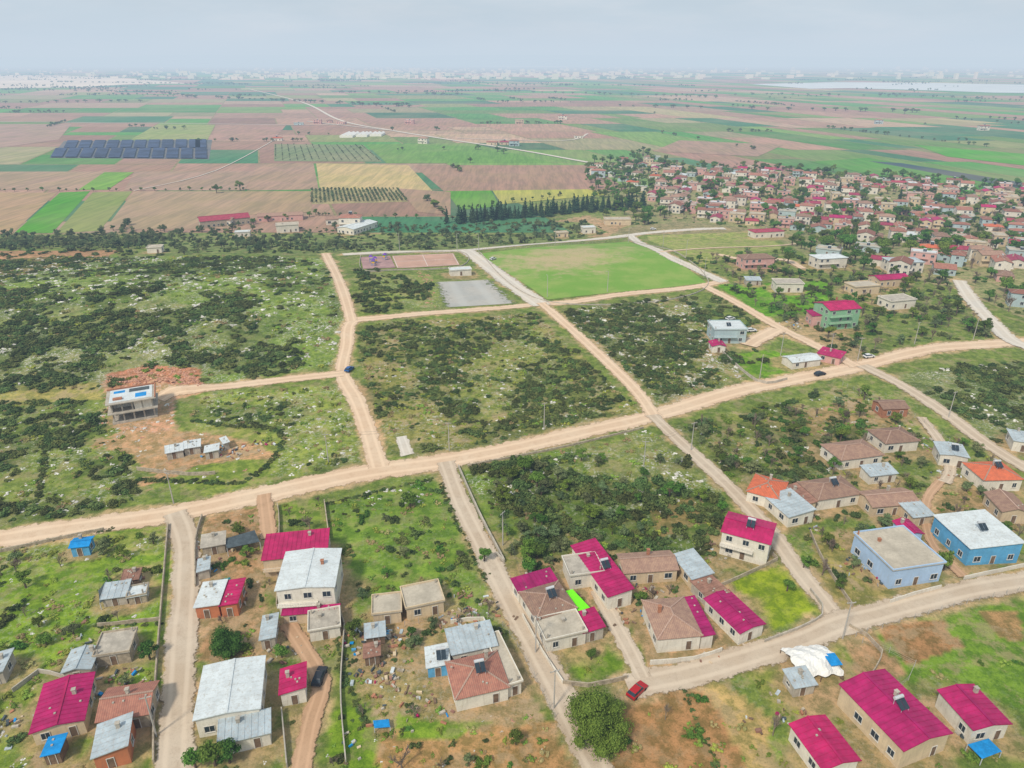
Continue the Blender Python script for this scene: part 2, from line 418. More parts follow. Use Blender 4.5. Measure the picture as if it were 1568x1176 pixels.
h(V,(1252,412),(1295,410),9,5.4,'hip','whitesheet','white',st=2,pitch=.2)
h(V,(1362,418),(1412,418),10,5.6,'hip','greysheet','white',st=2,pitch=.2)
h(V,(1345,440),(1390,438),8,3.6,'gable','magenta','cream')
h(V,(1308,452),(1345,450),8,3.6,'flat','slab','cream')
h(V,(1362,475),(1400,472),8,3.6,'flat','concrete','white')
h(V,(1500,408),(1535,408),9,6,'gable','oldtile','cream',st=2)
h(V,(1155,365),(1200,363),9,4,'hip','redsheet','white',pitch=.25)
h(V,(926,345),(966,345),9,4,'flat','slab','cream')
h('shed',(893,358),(912,357),6,4,'flat','whitesheet','white')
h('shed',(852,364),(870,363),5,3,'flat','slab','cream')
h('shed',(1090,540),(1110,540),5,2.6,'gable','magenta','white')
h('shed',(1142,437),(1165,437),5,2.4,'shed','greysheet','concrete',pitch=.1)
h('changing_room',(690,423),(722,422),5,2.8,'flat','whitesheet','white')
h('barn',(308,350),(384,343),16,5,'gable','redsheet','stonewall',pitch=.25,st=1)
h('barn',(395,340),(464,337),12,4,'gable','oldtile','pinkwall',pitch=.2,st=1)
h('barn',(542,360),(578,348),14,4,'gable','whitesheet','white',pitch=.15,st=1)
h('farmhouse',(424,357),(458,355),9,5,'flat','slab','white',st=1)
h('shed',(360,363),(383,362),6,3,'flat','whitesheet','white')
h('shed',(226,388),(248,387),6,3,'flat','slab','white')
def construction():
    a,w,an,z=place((175,650),(240,638),9.5)
    e=empty('house_under_construction',(a[0],a[1],z),an); d=9.5
    C=MB();Wl=MB();Rf=MB();Bl=MB();Rd=MB()
    C.box(-.3,-.3,-1.5,w+.3,d+.3,.1)
    for k,zz in enumerate((3.2,6.4)):
        C.box(-1.,-1.2,zz-.25,w+1.,d+.6,zz)
        n=5
        for i in range(n):
            for j in range(3):
                x=.1+(w-.6)*i/(n-1);y=.1+(d-.6)*j/2; C.box(x,y,zz-3.1,x+.4,y+.4,zz-.253)
    Wl.box(.5,3.2,3.2,w-.5,3.4,6.14); Wl.box(.12,.55,3.2,.32,d-.6,6.14); Wl.box(w*.55,.15,3.2,w-.5,.35,6.14); Wl.box(.5,5,.1,w-.5,5.2,2.94)
    Rf.box(0,0,6.41,w,d,6.5)
    Bl.box(1,d-3,6.503,w*.35,d-1.2,6.53); Bl.box(w*.6,1.4,6.503,w-1.6,d-5,6.54)
    Dk=MB(); Dk.box(w*.45,d-3.4,6.503,w-.8,d-.8,6.55)
    Rd.box(-1,d+.2,6.41,w+1,d+.55,6.9); Rd.box(w+.6,-.8,6.41,w+.95,d+.1,6.8); Rd.box(1,1.2,6.503,3.5,2.4,7.0)
    parts([('concrete_frame','concrete',C),('infill_walls','white',Wl),('roof_slab','whitesheet',Rf),('tarps','tarpblue',Bl),('dark_tarp','tarpdark',Dk),('parapet_bricks','brick',Rd)],parent=e)
construction()
def tarp_shed():
    a,w,an,z=place((1222,1048),(1290,1040),7); e=empty('tarp_covered_shed',(a[0],a[1],z),an)
    T=MB();Fm=MB();n=14;m=12
    vs=[];fs=[]
    for i in range(n+1):
        for j in range(m+1):
            u=i/n;v=j/m; zz=2.9*math.sin(math.pi*min(1,max(0,.08+.84*v)))**.6*(1-.25*(2*u-1)**4)+.35*math.sin(i*1.4+j*1.1)*.5
            vs.append((w*u+.2*math.sin(j*2),7*v+.2*math.sin(i*1.3),zz))
    for i in range(n):
        for j in range(m):
            k=i*(m+1)+j; fs.append((k,k+m+1,k+m+2,k+1))
    T.add(vs,fs)
    for x in(0,w/2,w):
        for y in(0,7): Fm.box(x-.06,y-.06,-.5,x+.06,y+.06,1.2)
    B=MB(); B.box(w*.72,.6,2.75,w*.98,3.4,2.85)
    parts([('tarp','line',T),('posts','wood',Fm),('blue_tarp','tarpblue',B)],parent=e)
tarp_shed()
def awning(px,mat,h,name='awning'):
    q=P(px); cx=sum(p[0] for p in q)/len(q);cy=sum(p[1] for p in q)/len(q);z=Hf(cx,cy)
    A=MB();B=MB(); A.slab([(p[0]-cx,p[1]-cy,h) for p in q][::-1],.05)
    for p in q: B.box(p[0]-cx-.05,p[1]-cy-.05,-.5,p[0]-cx+.05,p[1]-cy+.05,h)
    e=empty(name,(cx,cy,z)); parts([('canopy',mat,A),('posts','steel',B)],parent=e)
awning('862,922; 876,918; 905,950; 886,956','lime',2.7)
awning('1478,1150;1510,1140;1530,1160;1500,1172','tarpblue',1.4,'tarp_shelter')
awning('345,838;392,824;400,842;350,852','tarpdark',2.2,'tarp_shelter')
awning('320,905;355,897;357,912;322,918','tarpteal',2.2,'tarp_shelter')
awning('572,1110;596,1108;598,1120;574,1122','tarpblue',1.0,'tarp_shelter')
awning('154,915;166,900;172,925;156,934','tarpdark',1.8,'tarp_shelter')
# ---------------------------------------------------------------- roads
ROADS=[]
def catmull(pts,step):
    out=[]; n=len(pts)
    for i in range(n-1):
        p0=pts[max(0,i-1)];p1=pts[i];p2=pts[i+1];p3=pts[min(n-1,i+2)]
        L=math.hypot(p2[0]-p1[0],p2[1]-p1[1]); k=max(1,int(L/step))
        for j in range(k):
            t=j/k
            out.append(tuple(.5*((2*p1[c])+(-p0[c]+p2[c])*t+(2*p0[c]-5*p1[c]+4*p2[c]-p3[c])*t*t+(-p0[c]+3*p1[c]-3*p2[c]+p3[c])*t**3) for c in(0,1)))
    out.append(pts[-1]); return out
def roadmat(name,c1,c2,c3):
    m,n,b=nt(name); g=N(n,'ShaderNodeNewGeometry'); Pn=g.outputs['Position']
    c=mixc(n,mr(n,noise(n,Pn,.07,4),.35,.65),c1,c2)
    c=mixc(n,mr(n,noise(n,Pn,.5,5,.7),.45,.75,0,.6),c,c3)
    c=mixc(n,mr(n,noise(n,Pn,4,3,.7),.5,.8,0,.35),c,[q*.6 for q in c3])
    uv=N(n,'ShaderNodeUVMap'); sx=N(n,'ShaderNodeSeparateXYZ'); n.links.new(uv.outputs[0],sx.inputs[0])
    e=mth(n,'ABSOLUTE',mth(n,'SUBTRACT',sx.outputs[0],.5),0)
    tr=mth(n,'ABSOLUTE',mth(n,'SUBTRACT',e,.2),0)
    c=mixc(n,mr(n,tr,.02,.1,.5,0),c,[min(1,q*1.22) for q in c1])
    n.links.new(c,b.inputs['Base Color'])
    nz=noise(n,Pn,.45,5,.75)
    al=mr(n,mth(n,'ADD',e,mth(n,'MULTIPLY',mth(n,'SUBTRACT',nz,.5),.6)),.37,.46,1,0)
    n.links.new(al,b.inputs['Alpha']); bump(n,b,noise(n,Pn,3,4,.7),.4,.08)
    MATS[name]=m
roadmat('dirt_road',(.64,.49,.35),(.61,.44,.30),(.50,.34,.22))
roadmat('gravel_road',(.56,.52,.46),(.60,.53,.44),(.46,.40,.33))
roadmat('grey_road',(.54,.45,.35),(.48,.38,.28),(.39,.30,.22))
roadmat('soil_track',(.50,.32,.20),(.44,.27,.16),(.34,.22,.13))
rk=[0]
def road(px,w,mat='dirt_road',name='dirt_road',w2=None):
    rk[0]+=1; pts=P(px) if isinstance(px,str) else px
    far=pts[0][1]>520
    s=catmull(pts,1.6 if not far else 25); n=len(s); K=6 if not far else 1
    V=[];F=[];UV=[]
    for i,p in enumerate(s):
        q=s[min(n-1,i+1)];r=s[max(0,i-1)]; dx,dy=q[0]-r[0],q[1]-r[1];L=math.hypot(dx,dy) or 1; nx,ny=-dy/L,dx/L
        ww=(w+(w2-w)*i/n if w2 else w)*1.22*(.9+.2*float(vn(p[0],p[1],9,rk[0])))
        for k in range(K+1):
            u=k/K-.5; x=p[0]+nx*u*ww;y=p[1]+ny*u*ww
            V.append((x,y,Hf(x,y)+(.10 if not far else .35)+.012*rk[0])); UV.append((k/K,i/n))
        if not far:
            occset(p[0],p[1],ww*.45+.6); ROADS.append((p[0],p[1],ww*.5))
    for i in range(n-1):
        for k in range(K):
            a=i*(K+1)+k; F.append((a,a+1,a+K+2,a+K+1))
    me=mesh(name,V,F,[mat]); uvl=me.uv_layers.new(name='UVMap')
    li=np.zeros(len(me.loops),int); me.loops.foreach_get('vertex_index',li)
    uvl.data.foreach_set('uv',np.array(UV)[li].ravel())
    obj(name,me)
road('-40,832;130,806;270,786;400,758;560,724;680,707;800,683;900,660;1000,637;1120,601;1220,580;1310,562;1420,535;1500,528;1560,524;1640,516',7.6)
road('580,716;563,660;545,612;524,572;531,530;538,494;580,487;680,478;760,472;825,466;880,462;960,450;1060,440;1108,430',5.2)
road('526,572;450,580;380,588;300,595;262,600;244,612',4.6)
road('498,388;512,415;528,455;538,492',5)
road('525,390;600,386;700,384;770,378;870,370;960,361;1000,356;1070,351;1110,350',6.5,'gravel_road','gravel_road')
road('712,383;750,410;790,440;830,468',9,'gravel_road','gravel_road')
road('828,464;870,500;930,555;975,600;1003,640',4.6)
road('998,636;1050,685;1120,750;1180,815;1220,870;1260,920;1288,955',4.2,'grey_road','village_lane')
road('965,360;1010,385;1060,410;1108,432',6,'gravel_road','gravel_road')
road('1078,438;1130,465;1190,500;1250,530;1312,562',5)
road('1320,560;1380,590;1450,635;1510,680;1600,735',5,'grey_road','village_lane')
road('1010,386;1090,380;1180,377;1230,372',3.4)
road('1100,390;1150,400;1200,398;1230,412',4)
road('682,708;705,770;740,840;770,900;800,960;840,1030;870,1090;925,1200',4.8,'grey_road','village_lane',w2=5.2)
road('268,786;284,830;285,900;280,960;275,1040;270,1110;266,1200',5.4,'grey_road','village_lane')
road('1620,884;1500,902;1420,921;1350,940;1285,957;1230,980;1150,1006;1060,1032;990,1047;960,1052',5.6,'grey_road','village_lane')
road('404,758;408,790;412,825',3.4,'soil_track','footpath')
road('440,955;475,1010;492,1050;475,1110;458,1200',3,'soil_track','footpath')
road('915,905;935,945;960,990;985,1040',3.2,'grey_road','footpath')
road('1468,430;1492,465;1525,500;1556,526;1640,552',6.5,'gravel_road','gravel_road')
road('1440,738;1418,770;1425,830;1475,885',2.2,'soil_track','footpath')
road('1410,640;1440,680;1455,720;1445,740',3,'grey_road','footpath')
road('1190,505;1160,520;1145,530',7,'dirt_road','dirt_road')
# ---------------------------------------------------------------- ground
def axis_coords(lo,hi,step,flo,fhi,g):
    c=list(np.arange(lo,hi+.01,step)); s=step;x=c[-1]
    while x<fhi: s*=g;x+=s;c.append(x)
    s=step;x=c[0];pre=[]
    while x>flo: s*=g;x-=s;pre.append(x)
    return np.array(pre[::-1]+c)
xs=axis_coords(-290,300,1.0,-42000,42000,1.09); ys=axis_coords(48,500,.9,-3000,42000,1.08)
X,Y=np.meshgrid(xs,ys)
Z=H(X,Y)
COL=np.zeros(X.shape+(3,));ROCK=np.zeros(X.shape);SOIL=np.zeros(X.shape)
def C(*c): return np.array(c)
COL[:]=C(.155,.20,.055); SOIL[:]=.35; ROCK[:]=.15
COL[Y>495]=C(.25,.22,.13)
wx=(fbm(X,Y,14,2)-.5);wy=(fbm(X,Y,14,6)-.5)
def paint(px,col,rock=0,soil=.3,warp=5,a=1):
    poly=P(px) if isinstance(px,str) else px
    m=inpoly(X+wx*warp,Y+wy*warp,poly)
    COL[m]=COL[m]*(1-a)+C(*col)*a; ROCK[m]=rock; SOIL[m]=soil
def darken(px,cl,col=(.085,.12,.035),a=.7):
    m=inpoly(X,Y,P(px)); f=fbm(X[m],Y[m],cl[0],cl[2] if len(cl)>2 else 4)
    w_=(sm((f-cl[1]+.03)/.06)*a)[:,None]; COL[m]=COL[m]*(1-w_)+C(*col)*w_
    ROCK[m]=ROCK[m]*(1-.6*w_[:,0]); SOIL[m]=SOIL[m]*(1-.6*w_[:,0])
hillp='-60,400;100,392;300,392;495,396;520,440;528,480;520,560;380,580;200,590;-60,600'
hillf='-60,450;240,440;400,455;525,460;522,560;380,580;200,588;-60,600'
hillt='-60,398;500,396;515,430;300,420;-60,440'
paint(hillp,(.185,.25,.065),.8,.15)
paint('-60,470;240,460;400,480;420,560;200,588;-60,600',(.19,.22,.085),1,.25,9)
paint('-60,385;190,383;110,408;40,420;-60,435',(.38,.23,.15),0,.2)
cen='545,500;820,480;985,632;690,695;600,700;565,640'
paint(cen,(.235,.225,.08),.55,.6)
paint('640,500;800,490;900,570;760,640;640,600',(.20,.22,.07),.5,.4,12)
c3='850,478;1060,450;1150,590;1010,630'
paint(c3,(.21,.22,.08),.85,.6)
paint('545,410;660,425;680,470;550,482',(.20,.24,.07),.4,.4)
s4='-60,615;170,615;215,775;-60,815'
s5='300,602;520,590;560,705;400,750;430,690;380,655;290,650'
paint(s4,(.19,.235,.065),.55,.4)
paint('300,602;520,590;560,705;400,750;300,765',(.215,.26,.07),.6,.4)
paint('185,655;250,640;330,660;420,665;415,700;375,735;300,725;230,742;200,715',(.43,.28,.175),.15,.8,22)
paint('255,650;420,655;430,690;330,665',(.24,.26,.08),.1,.4,10)
paint('300,715;420,700;400,745;215,745',(.19,.24,.06),.1,.4,10)
paint('158,585;225,562;302,570;312,598;262,612;262,655;240,665;170,655',(.50,.30,.21),.5,.4,4)
paint('165,572;230,558;306,566;306,590;170,598',(.45,.22,.15),.25,.1,4)
paint('-20,592;150,586;158,612;-20,625',(.34,.30,.12),.3,.6)
paint('530,590;560,590;590,690;560,700',(.50,.34,.22),.1,.2)
l7='715,720;1000,658;1110,770;1100,860;790,880'
paint(l7,(.155,.22,.05),.7,.25)
paint('860,680;1000,660;1080,740;980,760;900,730',(.20,.225,.08),1,.3,8)
paint('1000,780;1050,760;1080,800;1020,830',(.46,.28,.16),.1,.5)
l8='500,772;670,735;750,925;640,930;535,940'
paint('500,772;670,735;760,930;640,960;535,955',(.155,.235,.05),.15,.25)
l9='1030,650;1310,590;1410,645;1250,735;1130,740'
paint('1030,650;1310,585;1420,640;1250,740;1130,745',(.20,.225,.07),.3,.6)
paint('1180,640;1320,610;1400,660;1300,720;1200,710',(.30,.22,.12),.2,.9,8)
l10='1370,575;1640,545;1640,720;1540,690'
paint('1370,575;1640,545;1640,740;1540,690',(.18,.21,.08),.7,.3)
paint('-60,830;262,802;258,960;250,1060;-60,1080',(.19,.28,.05),.2,.35)
paint('-60,1060;250,1040;240,1176;-60,1200',(.20,.25,.06),.1,.7)
paint('-60,830;262,802;258,840;-60,870',(.25,.29,.08),.4,.5,8)
paint('310,790;400,778;420,1000;310,1010',(.36,.23,.14),.1,.6)
paint('425,775;495,768;500,800;430,805',(.19,.26,.06),0,.4)
paint('540,955;700,940;850,1110;560,1120',(.32,.26,.135),.25,.9)
paint('560,1120;850,1100;900,1200;560,1200',(.38,.24,.13),0,.5)
paint('600,1090;760,1100;700,1130;600,1125',(.18,.27,.05),0,.3)
paint('500,1090;560,1080;570,1200;500,1200',(.17,.26,.045),0,.3)
paint('960,1060;1060,1050;1120,1090;1160,1200;930,1200',(.37,.22,.12),0,.3,2)
paint('1065,1045;1110,1050;1180,1100;1220,1200;1150,1200;1110,1100',(.43,.32,.16),0,.5,2)
paint('1120,1000;1280,980;1330,1060;1240,1130;1190,1090',(.25,.26,.08),.05,.6)
paint('1180,1110;1240,1090;1250,1200;1190,1200',(.21,.27,.07),.05,.4)
paint('1115,890;1200,862;1258,935;1185,962',(.23,.29,.045),0,.1,2)
paint('1330,960;1640,900;1640,1120;1540,1080;1440,1040;1380,1060',(.15,.24,.045),.05,.45)
paint('1340,965;1430,950;1470,990;1390,1030',(.30,.18,.10),0,.5)
paint('1480,930;1560,935;1568,980;1520,970',(.35,.23,.125),0,.6)
paint('1290,980;1330,965;1390,1040;1320,1060',(.36,.24,.15),0,.5,4)
paint('1100,436;1270,430;1268,470;1160,488',(.14,.29,.04),0,.2)
paint('1110,545;1180,535;1300,565;1180,590',(.15,.27,.04),0,.3)
paint('1140,500;1260,480;1330,540;1310,560;1240,530',(.38,.29,.18),0,.6)
paint('990,362;1180,352;1200,380;1070,405;1040,390',(.28,.31,.11),0,.5)
paint('1240,820;1310,810;1370,900;1300,945;1250,890',(.25,.22,.09),.1,.7)
paint('1100,960;1130,990;990,1030;970,960;940,930;1050,890',(.40,.28,.18),.1,.6)
paint('850,1000;960,980;985,1030;880,1050',(.18,.27,.05),0,.2)
paint('1415,750;1480,740;1568,790;1480,880;1420,840',(.33,.24,.14),0,.6)
paint('720,800;760,880;790,890;1000,840;900,860',(.22,.23,.08),.1,.6)
vill='880,262;980,235;1060,255;1180,255;1640,290;1640,520;1460,440;1400,430;1240,400;1180,352;1100,345;1040,340;930,352'
paint(vill,(.25,.25,.13),0,.7)
paint('700,318;900,296;960,300;960,340;700,350',(.18,.22,.08),0,.3)
paint('780,350;900,330;960,345;930,362;820,368',(.40,.28,.19),.1,.5)
paint('200,352;680,340;900,340;930,356;700,384;500,392;240,392',(.165,.21,.075),.1,.3)
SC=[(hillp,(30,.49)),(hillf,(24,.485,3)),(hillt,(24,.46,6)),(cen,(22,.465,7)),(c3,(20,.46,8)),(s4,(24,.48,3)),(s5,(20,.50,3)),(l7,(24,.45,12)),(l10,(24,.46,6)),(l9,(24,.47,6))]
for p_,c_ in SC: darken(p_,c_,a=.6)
COL*= (0.80+.40*fbm(X,Y,22,11))[...,None]
COL*= (0.84+.32*fbm(X,Y,6,14))[...,None]
for (x,y,r) in YARD:
    m=(np.abs(X-x)<r*1.4)&(np.abs(Y-y)<r*1.4)
    if y>520 or not m.any(): continue
    d=np.hypot(X[m]-x,Y[m]-y)/r+(fbm(X[m],Y[m],5,3)-.5)*1.3
    a=(sm((1.15-d)/.3)*.75)[:,None]; COL[m]=COL[m]*(1-a)+C(.39,.28,.18)*a
D=np.full(X.shape,99.)
for (x,y,r) in ROADS:
    i0=np.searchsorted(xs,x-r-4);i1=np.searchsorted(xs,x+r+4);j0=np.searchsorted(ys,y-r-4);j1=np.searchsorted(ys,y+r+4)
    s=(slice(j0,j1),slice(i0,i1)); D[s]=np.minimum(D[s],np.hypot(X[s]-x,Y[s]-y)-r)
a=(sm((.9-(D+(fbm(X,Y,6,8)-.5)*7))/1.6)*.8)[...,None]
COL=COL*(1-a)+C(.50,.36,.24)*a
nv=X.size; ny,nx=X.shape
me=bpy.data.meshes.new('ground'); me.vertices.add(nv)
me.vertices.foreach_set('co',np.stack([X,Y,Z],-1).ravel().astype('f'))
idx=np.arange(nv).reshape(ny,nx)
q=np.stack([idx[:-1,:-1],idx[:-1,1:],idx[1:,1:],idx[1:,:-1]],-1).reshape(-1,4)
me.loops.add(q.size); me.loops.foreach_set('vertex_index',q.ravel().astype('i'))
me.polygons.add(len(q)); me.polygons.foreach_set('loop_start',np.arange(0,q.size,4,dtype='i')); me.polygons.foreach_set('loop_total',np.full(len(q),4,dtype='i'))
me.update(calc_edges=True)
ca=me.color_attributes.new('Col','FLOAT_COLOR','POINT'); ca.data.foreach_set('color',np.concatenate([COL,ROCK[...,None]],-1).ravel().astype('f'))
sa=me.attributes.new('soil','FLOAT','POINT'); sa.data.foreach_set('value',SOIL.ravel().astype('f'))
me.polygons.foreach_set('use_smooth',np.ones(len(q),bool))
m,n,b=nt('ground'); g=N(n,'ShaderNodeNewGeometry'); Pn=g.outputs['Position']
at=N(n,'ShaderNodeAttribute',attribute_name='Col'); so=N(n,'ShaderNodeAttribute',attribute_name='soil')
hs0=N(n,'ShaderNodeHueSaturation'); hs0.inputs['Saturation'].default_value=1.12; n.links.new(at.outputs['Color'],hs0.inputs['Color']); c=hs0.outputs[0]
c=mixc(n,mr(n,noise(n,Pn,.35,6,.75),.4,.62),mixc(n,1.,c,(.64,.74,.55),'MULTIPLY'),mixc(n,1.,c,(1.34,1.26,1.18),'MULTIPLY'))
sf=mth(n,'MULTIPLY',mr(n,noise(n,Pn,.16,6,.7),.5,.6),so.outputs['Fac'])
c=mixc(n,sf,c,mixc(n,noise(n,Pn,1.2,3),(.44,.29,.17),(.40,.32,.19)))
c=mixc(n,mr(n,noise(n,Pn,2.6,4,.75),.5,.72,0,.65),c,mixc(n,1.,c,(.42,.5,.36),'MULTIPLY'))
rf=mth(n,'MULTIPLY',mr(n,noise(n,Pn,1.1,5,.8),.53,.58),mth(n,'MULTIPLY',mr(n,noise(n,Pn,.06,3),.40,.60,.12,1),at.outputs['Alpha']))
c=mixc(n,rf,c,(.54,.52,.47))
n.links.new(c,b.inputs['Base Color']); b.inputs['Roughness'].default_value=1; bump(n,b,noise(n,Pn,1.4,6,.75),.7,.35)
MATS['groundm']=m; me.materials.append(m); obj('ground',me)
def drape(name,px,mat,off=.09,k=30):
    q=P(px); V=[];F=[]
    for i in range(k+1):
        for j in range(k+1):
            u=i/k;v=j/k
            x=(q[0][0]*(1-u)+q[1][0]*u)*(1-v)+(q[3][0]*(1-u)+q[2][0]*u)*v
            y=(q[0][1]*(1-u)+q[1][1]*u)*(1-v)+(q[3][1]*(1-u)+q[2][1]*u)*v
            V.append((x,y,Hf(x,y)+off))
            if k>5: occset(x,y,1.5)
    for i in range(k):
        for j in range(k):
            a=i*(k+1)+j; F.append((a,a+k+1,a+k+2,a+1))
    me=mesh(name,V,F,[mat]); uvl=me.uv_layers.new(name='UVMap')
    uv=np.array([((i)/k,(j)/k) for i in range(k+1) for j in range(k+1)])
    li=np.zeros(len(me.loops),int); me.loops.foreach_get('vertex_index',li); uvl.data.foreach_set('uv',uv[li].ravel())
    return obj(name,me)
m,n,b=nt('pitchm'); g=N(n,'ShaderNodeNewGeometry'); Pn=g.outputs['Position']
c=mixc(n,mr(n,noise(n,Pn,.05,4),.4,.65),(.16,.31,.04),(.24,.34,.07))
uv=N(n,'ShaderNodeUVMap'); mpv=N(n,'ShaderNodeMapping'); mpv.inputs['Scale'].default_value=(1,1.7,1); n.links.new(uv.outputs[0],mpv.inputs[0])
vd=N(n,'ShaderNodeVectorMath',operation='DISTANCE'); n.links.new(mpv.outputs[0],vd.inputs[0]); vd.inputs[1].default_value=(.38,.6,0)
wr=mth(n,'ADD',vd.outputs['Value'],mth(n,'MULTIPLY',mth(n,'SUBTRACT',noise(n,Pn,.06,6,.75),.5),1.9))
c=mixc(n,mr(n,wr,.05,.6,.9,0),c,(.45,.35,.20)); c=mixc(n,mr(n,noise(n,Pn,1,4),.5,.7,0,.3),c,(.12,.2,.04))
n.links.new(c,b.inputs['Base Color']); MATS['pitchm']=m
drape('football_field','733,389;962,370;1082,433;838,459','pitchm',.1)
drape('sports_court','600,392;694,388;704,406;608,411','court',.16,12)
drape('playground_surface','552,394;597,392;606,410;556,412','playfloor',.17,12)
roadmat('grav2',(.38,.38,.36),(.44,.42,.38),(.33,.31,.27))
drape('gravel_lot','664,432;752,428;792,464;676,471','grav2',.09,16)
drape('gravel_patch','604,670;624,667;636,694;612,700','gravel_road',.09,8)
def stripe(pts,w,off=.2):
    s=catmull(pts,3); M_=MB()
    for a,b2 in zip(s[:-1],s[1:]):
        dx,dy=b2[0]-a[0],b2[1]-a[1];L=math.hypot(dx,dy) or 1;nx_,ny_=-dy/L*w/2,dx/L*w/2
        M_.add([(a[0]-nx_,a[1]-ny_,Hf(*a)+off),(b2[0]-nx_,b2[1]-ny_,Hf(*b2)+off),(b2[0]+nx_,b2[1]+ny_,Hf(*b2)+off),(a[0]+nx_,a[1]+ny_,Hf(*a)+off)],[(0,1,2,3)])
    return M_
L_=MB();kk=0
for s in('602,393;693,389;702,405;609,410;602,393','647,391;655,408','602,401;699,397'):
    pt=P(s)
    for a_,b_ in zip(pt[:-1],pt[1:]):
        kk+=1; q_=stripe([a_,b_],.2,.2+.004*kk); L_.add(q_.v,q_.f)
obj('court_markings',mesh('court_markings',L_.v,L_.f,['line']))
def wall(px,hh=1.1,t=.25,mat='stonewall',name='stone_wall'):
    pts=P(px); s=catmull(pts,2.5); M_=MB()
    R=random.Random(len(px))
    for a_,b_ in zip(s[:-1],s[1:]):
        M_.beam((a_[0],a_[1],Hf(*a_)+hh/2-.3+R.uniform(-.08,.08)),(b_[0],b_[1],Hf(*b_)+hh/2-.3),t,hh+.6)
    obj(name,mesh(name,M_.v,M_.f,[mat]))
def fence(px,hh=1.5,name='wire_fence'):
    s=catmull(P(px),3.0); M_=MB()
    for a_ in s: M_.cyl((a_[0],a_[1],Hf(*a_)-.3),(a_[0],a_[1],Hf(*a_)+hh),.05,.05,5)
    for a_,b_ in zip(s[:-1],s[1:]):
        for zz in(.4,.8,1.2): M_.beam((a_[0],a_[1],Hf(*a_)+zz),(b_[0],b_[1],Hf(*b_)+zz),.02,.02)
    obj(name,mesh(name,M_.v,M_.f,['pole']))
wall('702,716;735,790;772,862;760,850',1.0,.3,'concrete')
wall('716,714;850,688;960,662;985,656',.6,.35)
wall('733,386;838,462;1084,436;962,367',.5,.3,'concrete','concrete_kerb')
wall('553,391;700,386;706,408;606,414;556,414;552,392',.6,.25,'concrete','low_wall')
wall('800,945;830,1000;862,1048',1.0,.2,'white','garden_wall')
wall('862,1048;900,1052;960,1040',1.0,.2,'stonewall','garden_wall')
wall('995,1018;1060,1012;1105,998',1.1,.2,'white','garden_wall')
wall('1170,985;1258,945;1240,905',.9,.2,'concrete','garden_wall')
wall('1362,925;1400,912;1440,902',1.1,.2,'white','garden_wall')
wall('1475,888;1568,868',1.0,.2,'white','garden_wall')
wall('425,775;428,805;424,930',1.0,.2,'stonewall','garden_wall')
wall('528,960;522,1060;530,1170',1.0,.2,'concrete','garden_wall')
wall('497,770;505,830;520,930;528,960',1.2,.25,'stonewall')
wall('310,792;300,830;300,900',1.0,.25,'stonewall')
wall('258,805;250,900;238,1060;236,1170',1.0,.25,'stonewall')
wall('432,1090;440,1176',1.2,.2,'concrete','garden_wall')
wall('210,720;290,728;330,726',1.,.25)
wall('1100,535;1160,585;1205,582',1.,.2,'concrete','garden_wall')
wall('-20,850;110,822;160,812',.8,.3)
wall('150,960;245,950',.9,.2,'stonewall','garden_wall'); wall('20,1060;60,1030;145,1055',.9,.2,'concrete','garden_wall'); wall('690,955;740,950;752,975',.9,.2,'white','garden_wall')
wall('1100,900;1190,858;1182,850',.9,.2,'stonewall','garden_wall'); wall('1240,815;1260,860;1305,930',.9,.2,'stonewall','garden_wall'); wall('1300,960;1350,1000;1300,1080',.9,.2,'stonewall','garden_wall')
fence('1310,975;1400,948;1480,925;1570,905'); fence('1370,1060;1400,1020;1320,985')
fence('730,384;840,378;960,364'); fence('1030,395;1090,430;1150,440')
fence('1290,590;1400,640;1470,690'); fence('620,960;700,945;770,960;850,1100')
# ---------------------------------------------------------------- foliage protos
def ico(rad,jit,R,sub=1,sq=.8):
    import bmesh
    bm=bmesh.new(); bmesh.ops.create_icosphere(bm,subdivisions=sub,radius=rad)
    v=[(p.co.x*(1+R.uniform(-jit,jit)),p.co.y*(1+R.uniform(-jit,jit)),p.co.z*sq*(1+R.uniform(-jit,jit))) for p in bm.verts]
    f=[tuple(q.index for q in p.verts) for p in bm.faces]; bm.free(); return v,f
def leaves(lobes,n,size,r):
    V=[];F=[]
    wts=np.array([l[3]**2 for l in lobes]);wts/=wts.sum()
    for k in r.choice(len(lobes),n,p=wts):
        l=lobes[k]; d=r.normal(size=3); d/=np.linalg.norm(d)+1e-9
        if d[2]<-.3: d[2]*=-1
        rr=r.uniform(.70,1.15); p=np.array([l[0]+d[0]*l[3]*rr,l[1]+d[1]*l[3]*rr,l[2]+d[2]*l[4]*rr])
        nn=d+r.normal(size=3)*.6; nn/=np.linalg.norm(nn)
        t=np.cross(nn,r.normal(size=3)); t/=np.linalg.norm(t)+1e-9; u=np.cross(nn,t); s=size*r.uniform(.6,1.3)
        o=len(V); V+=[p-t*s,p-u*s*.6,p+t*s,p+u*s*.6]; F.append((o,o+1,o+2,o+3))
    return V,F
def bushproto(name,leafm,seed,n=300,size=.14):
    r=np.random.default_rng(seed);R=random.Random(seed)
    k=R.randint(5,9); lobes=[]
    for i in range(k):
        a=R.uniform(0,6.28);q=R.uniform(.1,1.0); rr=R.uniform(.2,.52); lobes.append((math.cos(a)*q*R.uniform(.7,1.4),math.sin(a)*q,R.uniform(.1,.35),rr,rr*R.uniform(.6,1.0)))
    V,F=leaves(lobes,n,size,r)
    for l in lobes:
        v,f=ico(l[3]*.76,.15,R,1,l[4]/l[3]); o=len(V); V+=[(a+l[0],b_+l[1],c_+l[2]) for a,b_,c_ in v]; F+=[tuple(o+i for i in q) for q in f]
    return mesh(name,V,F,[leafm])
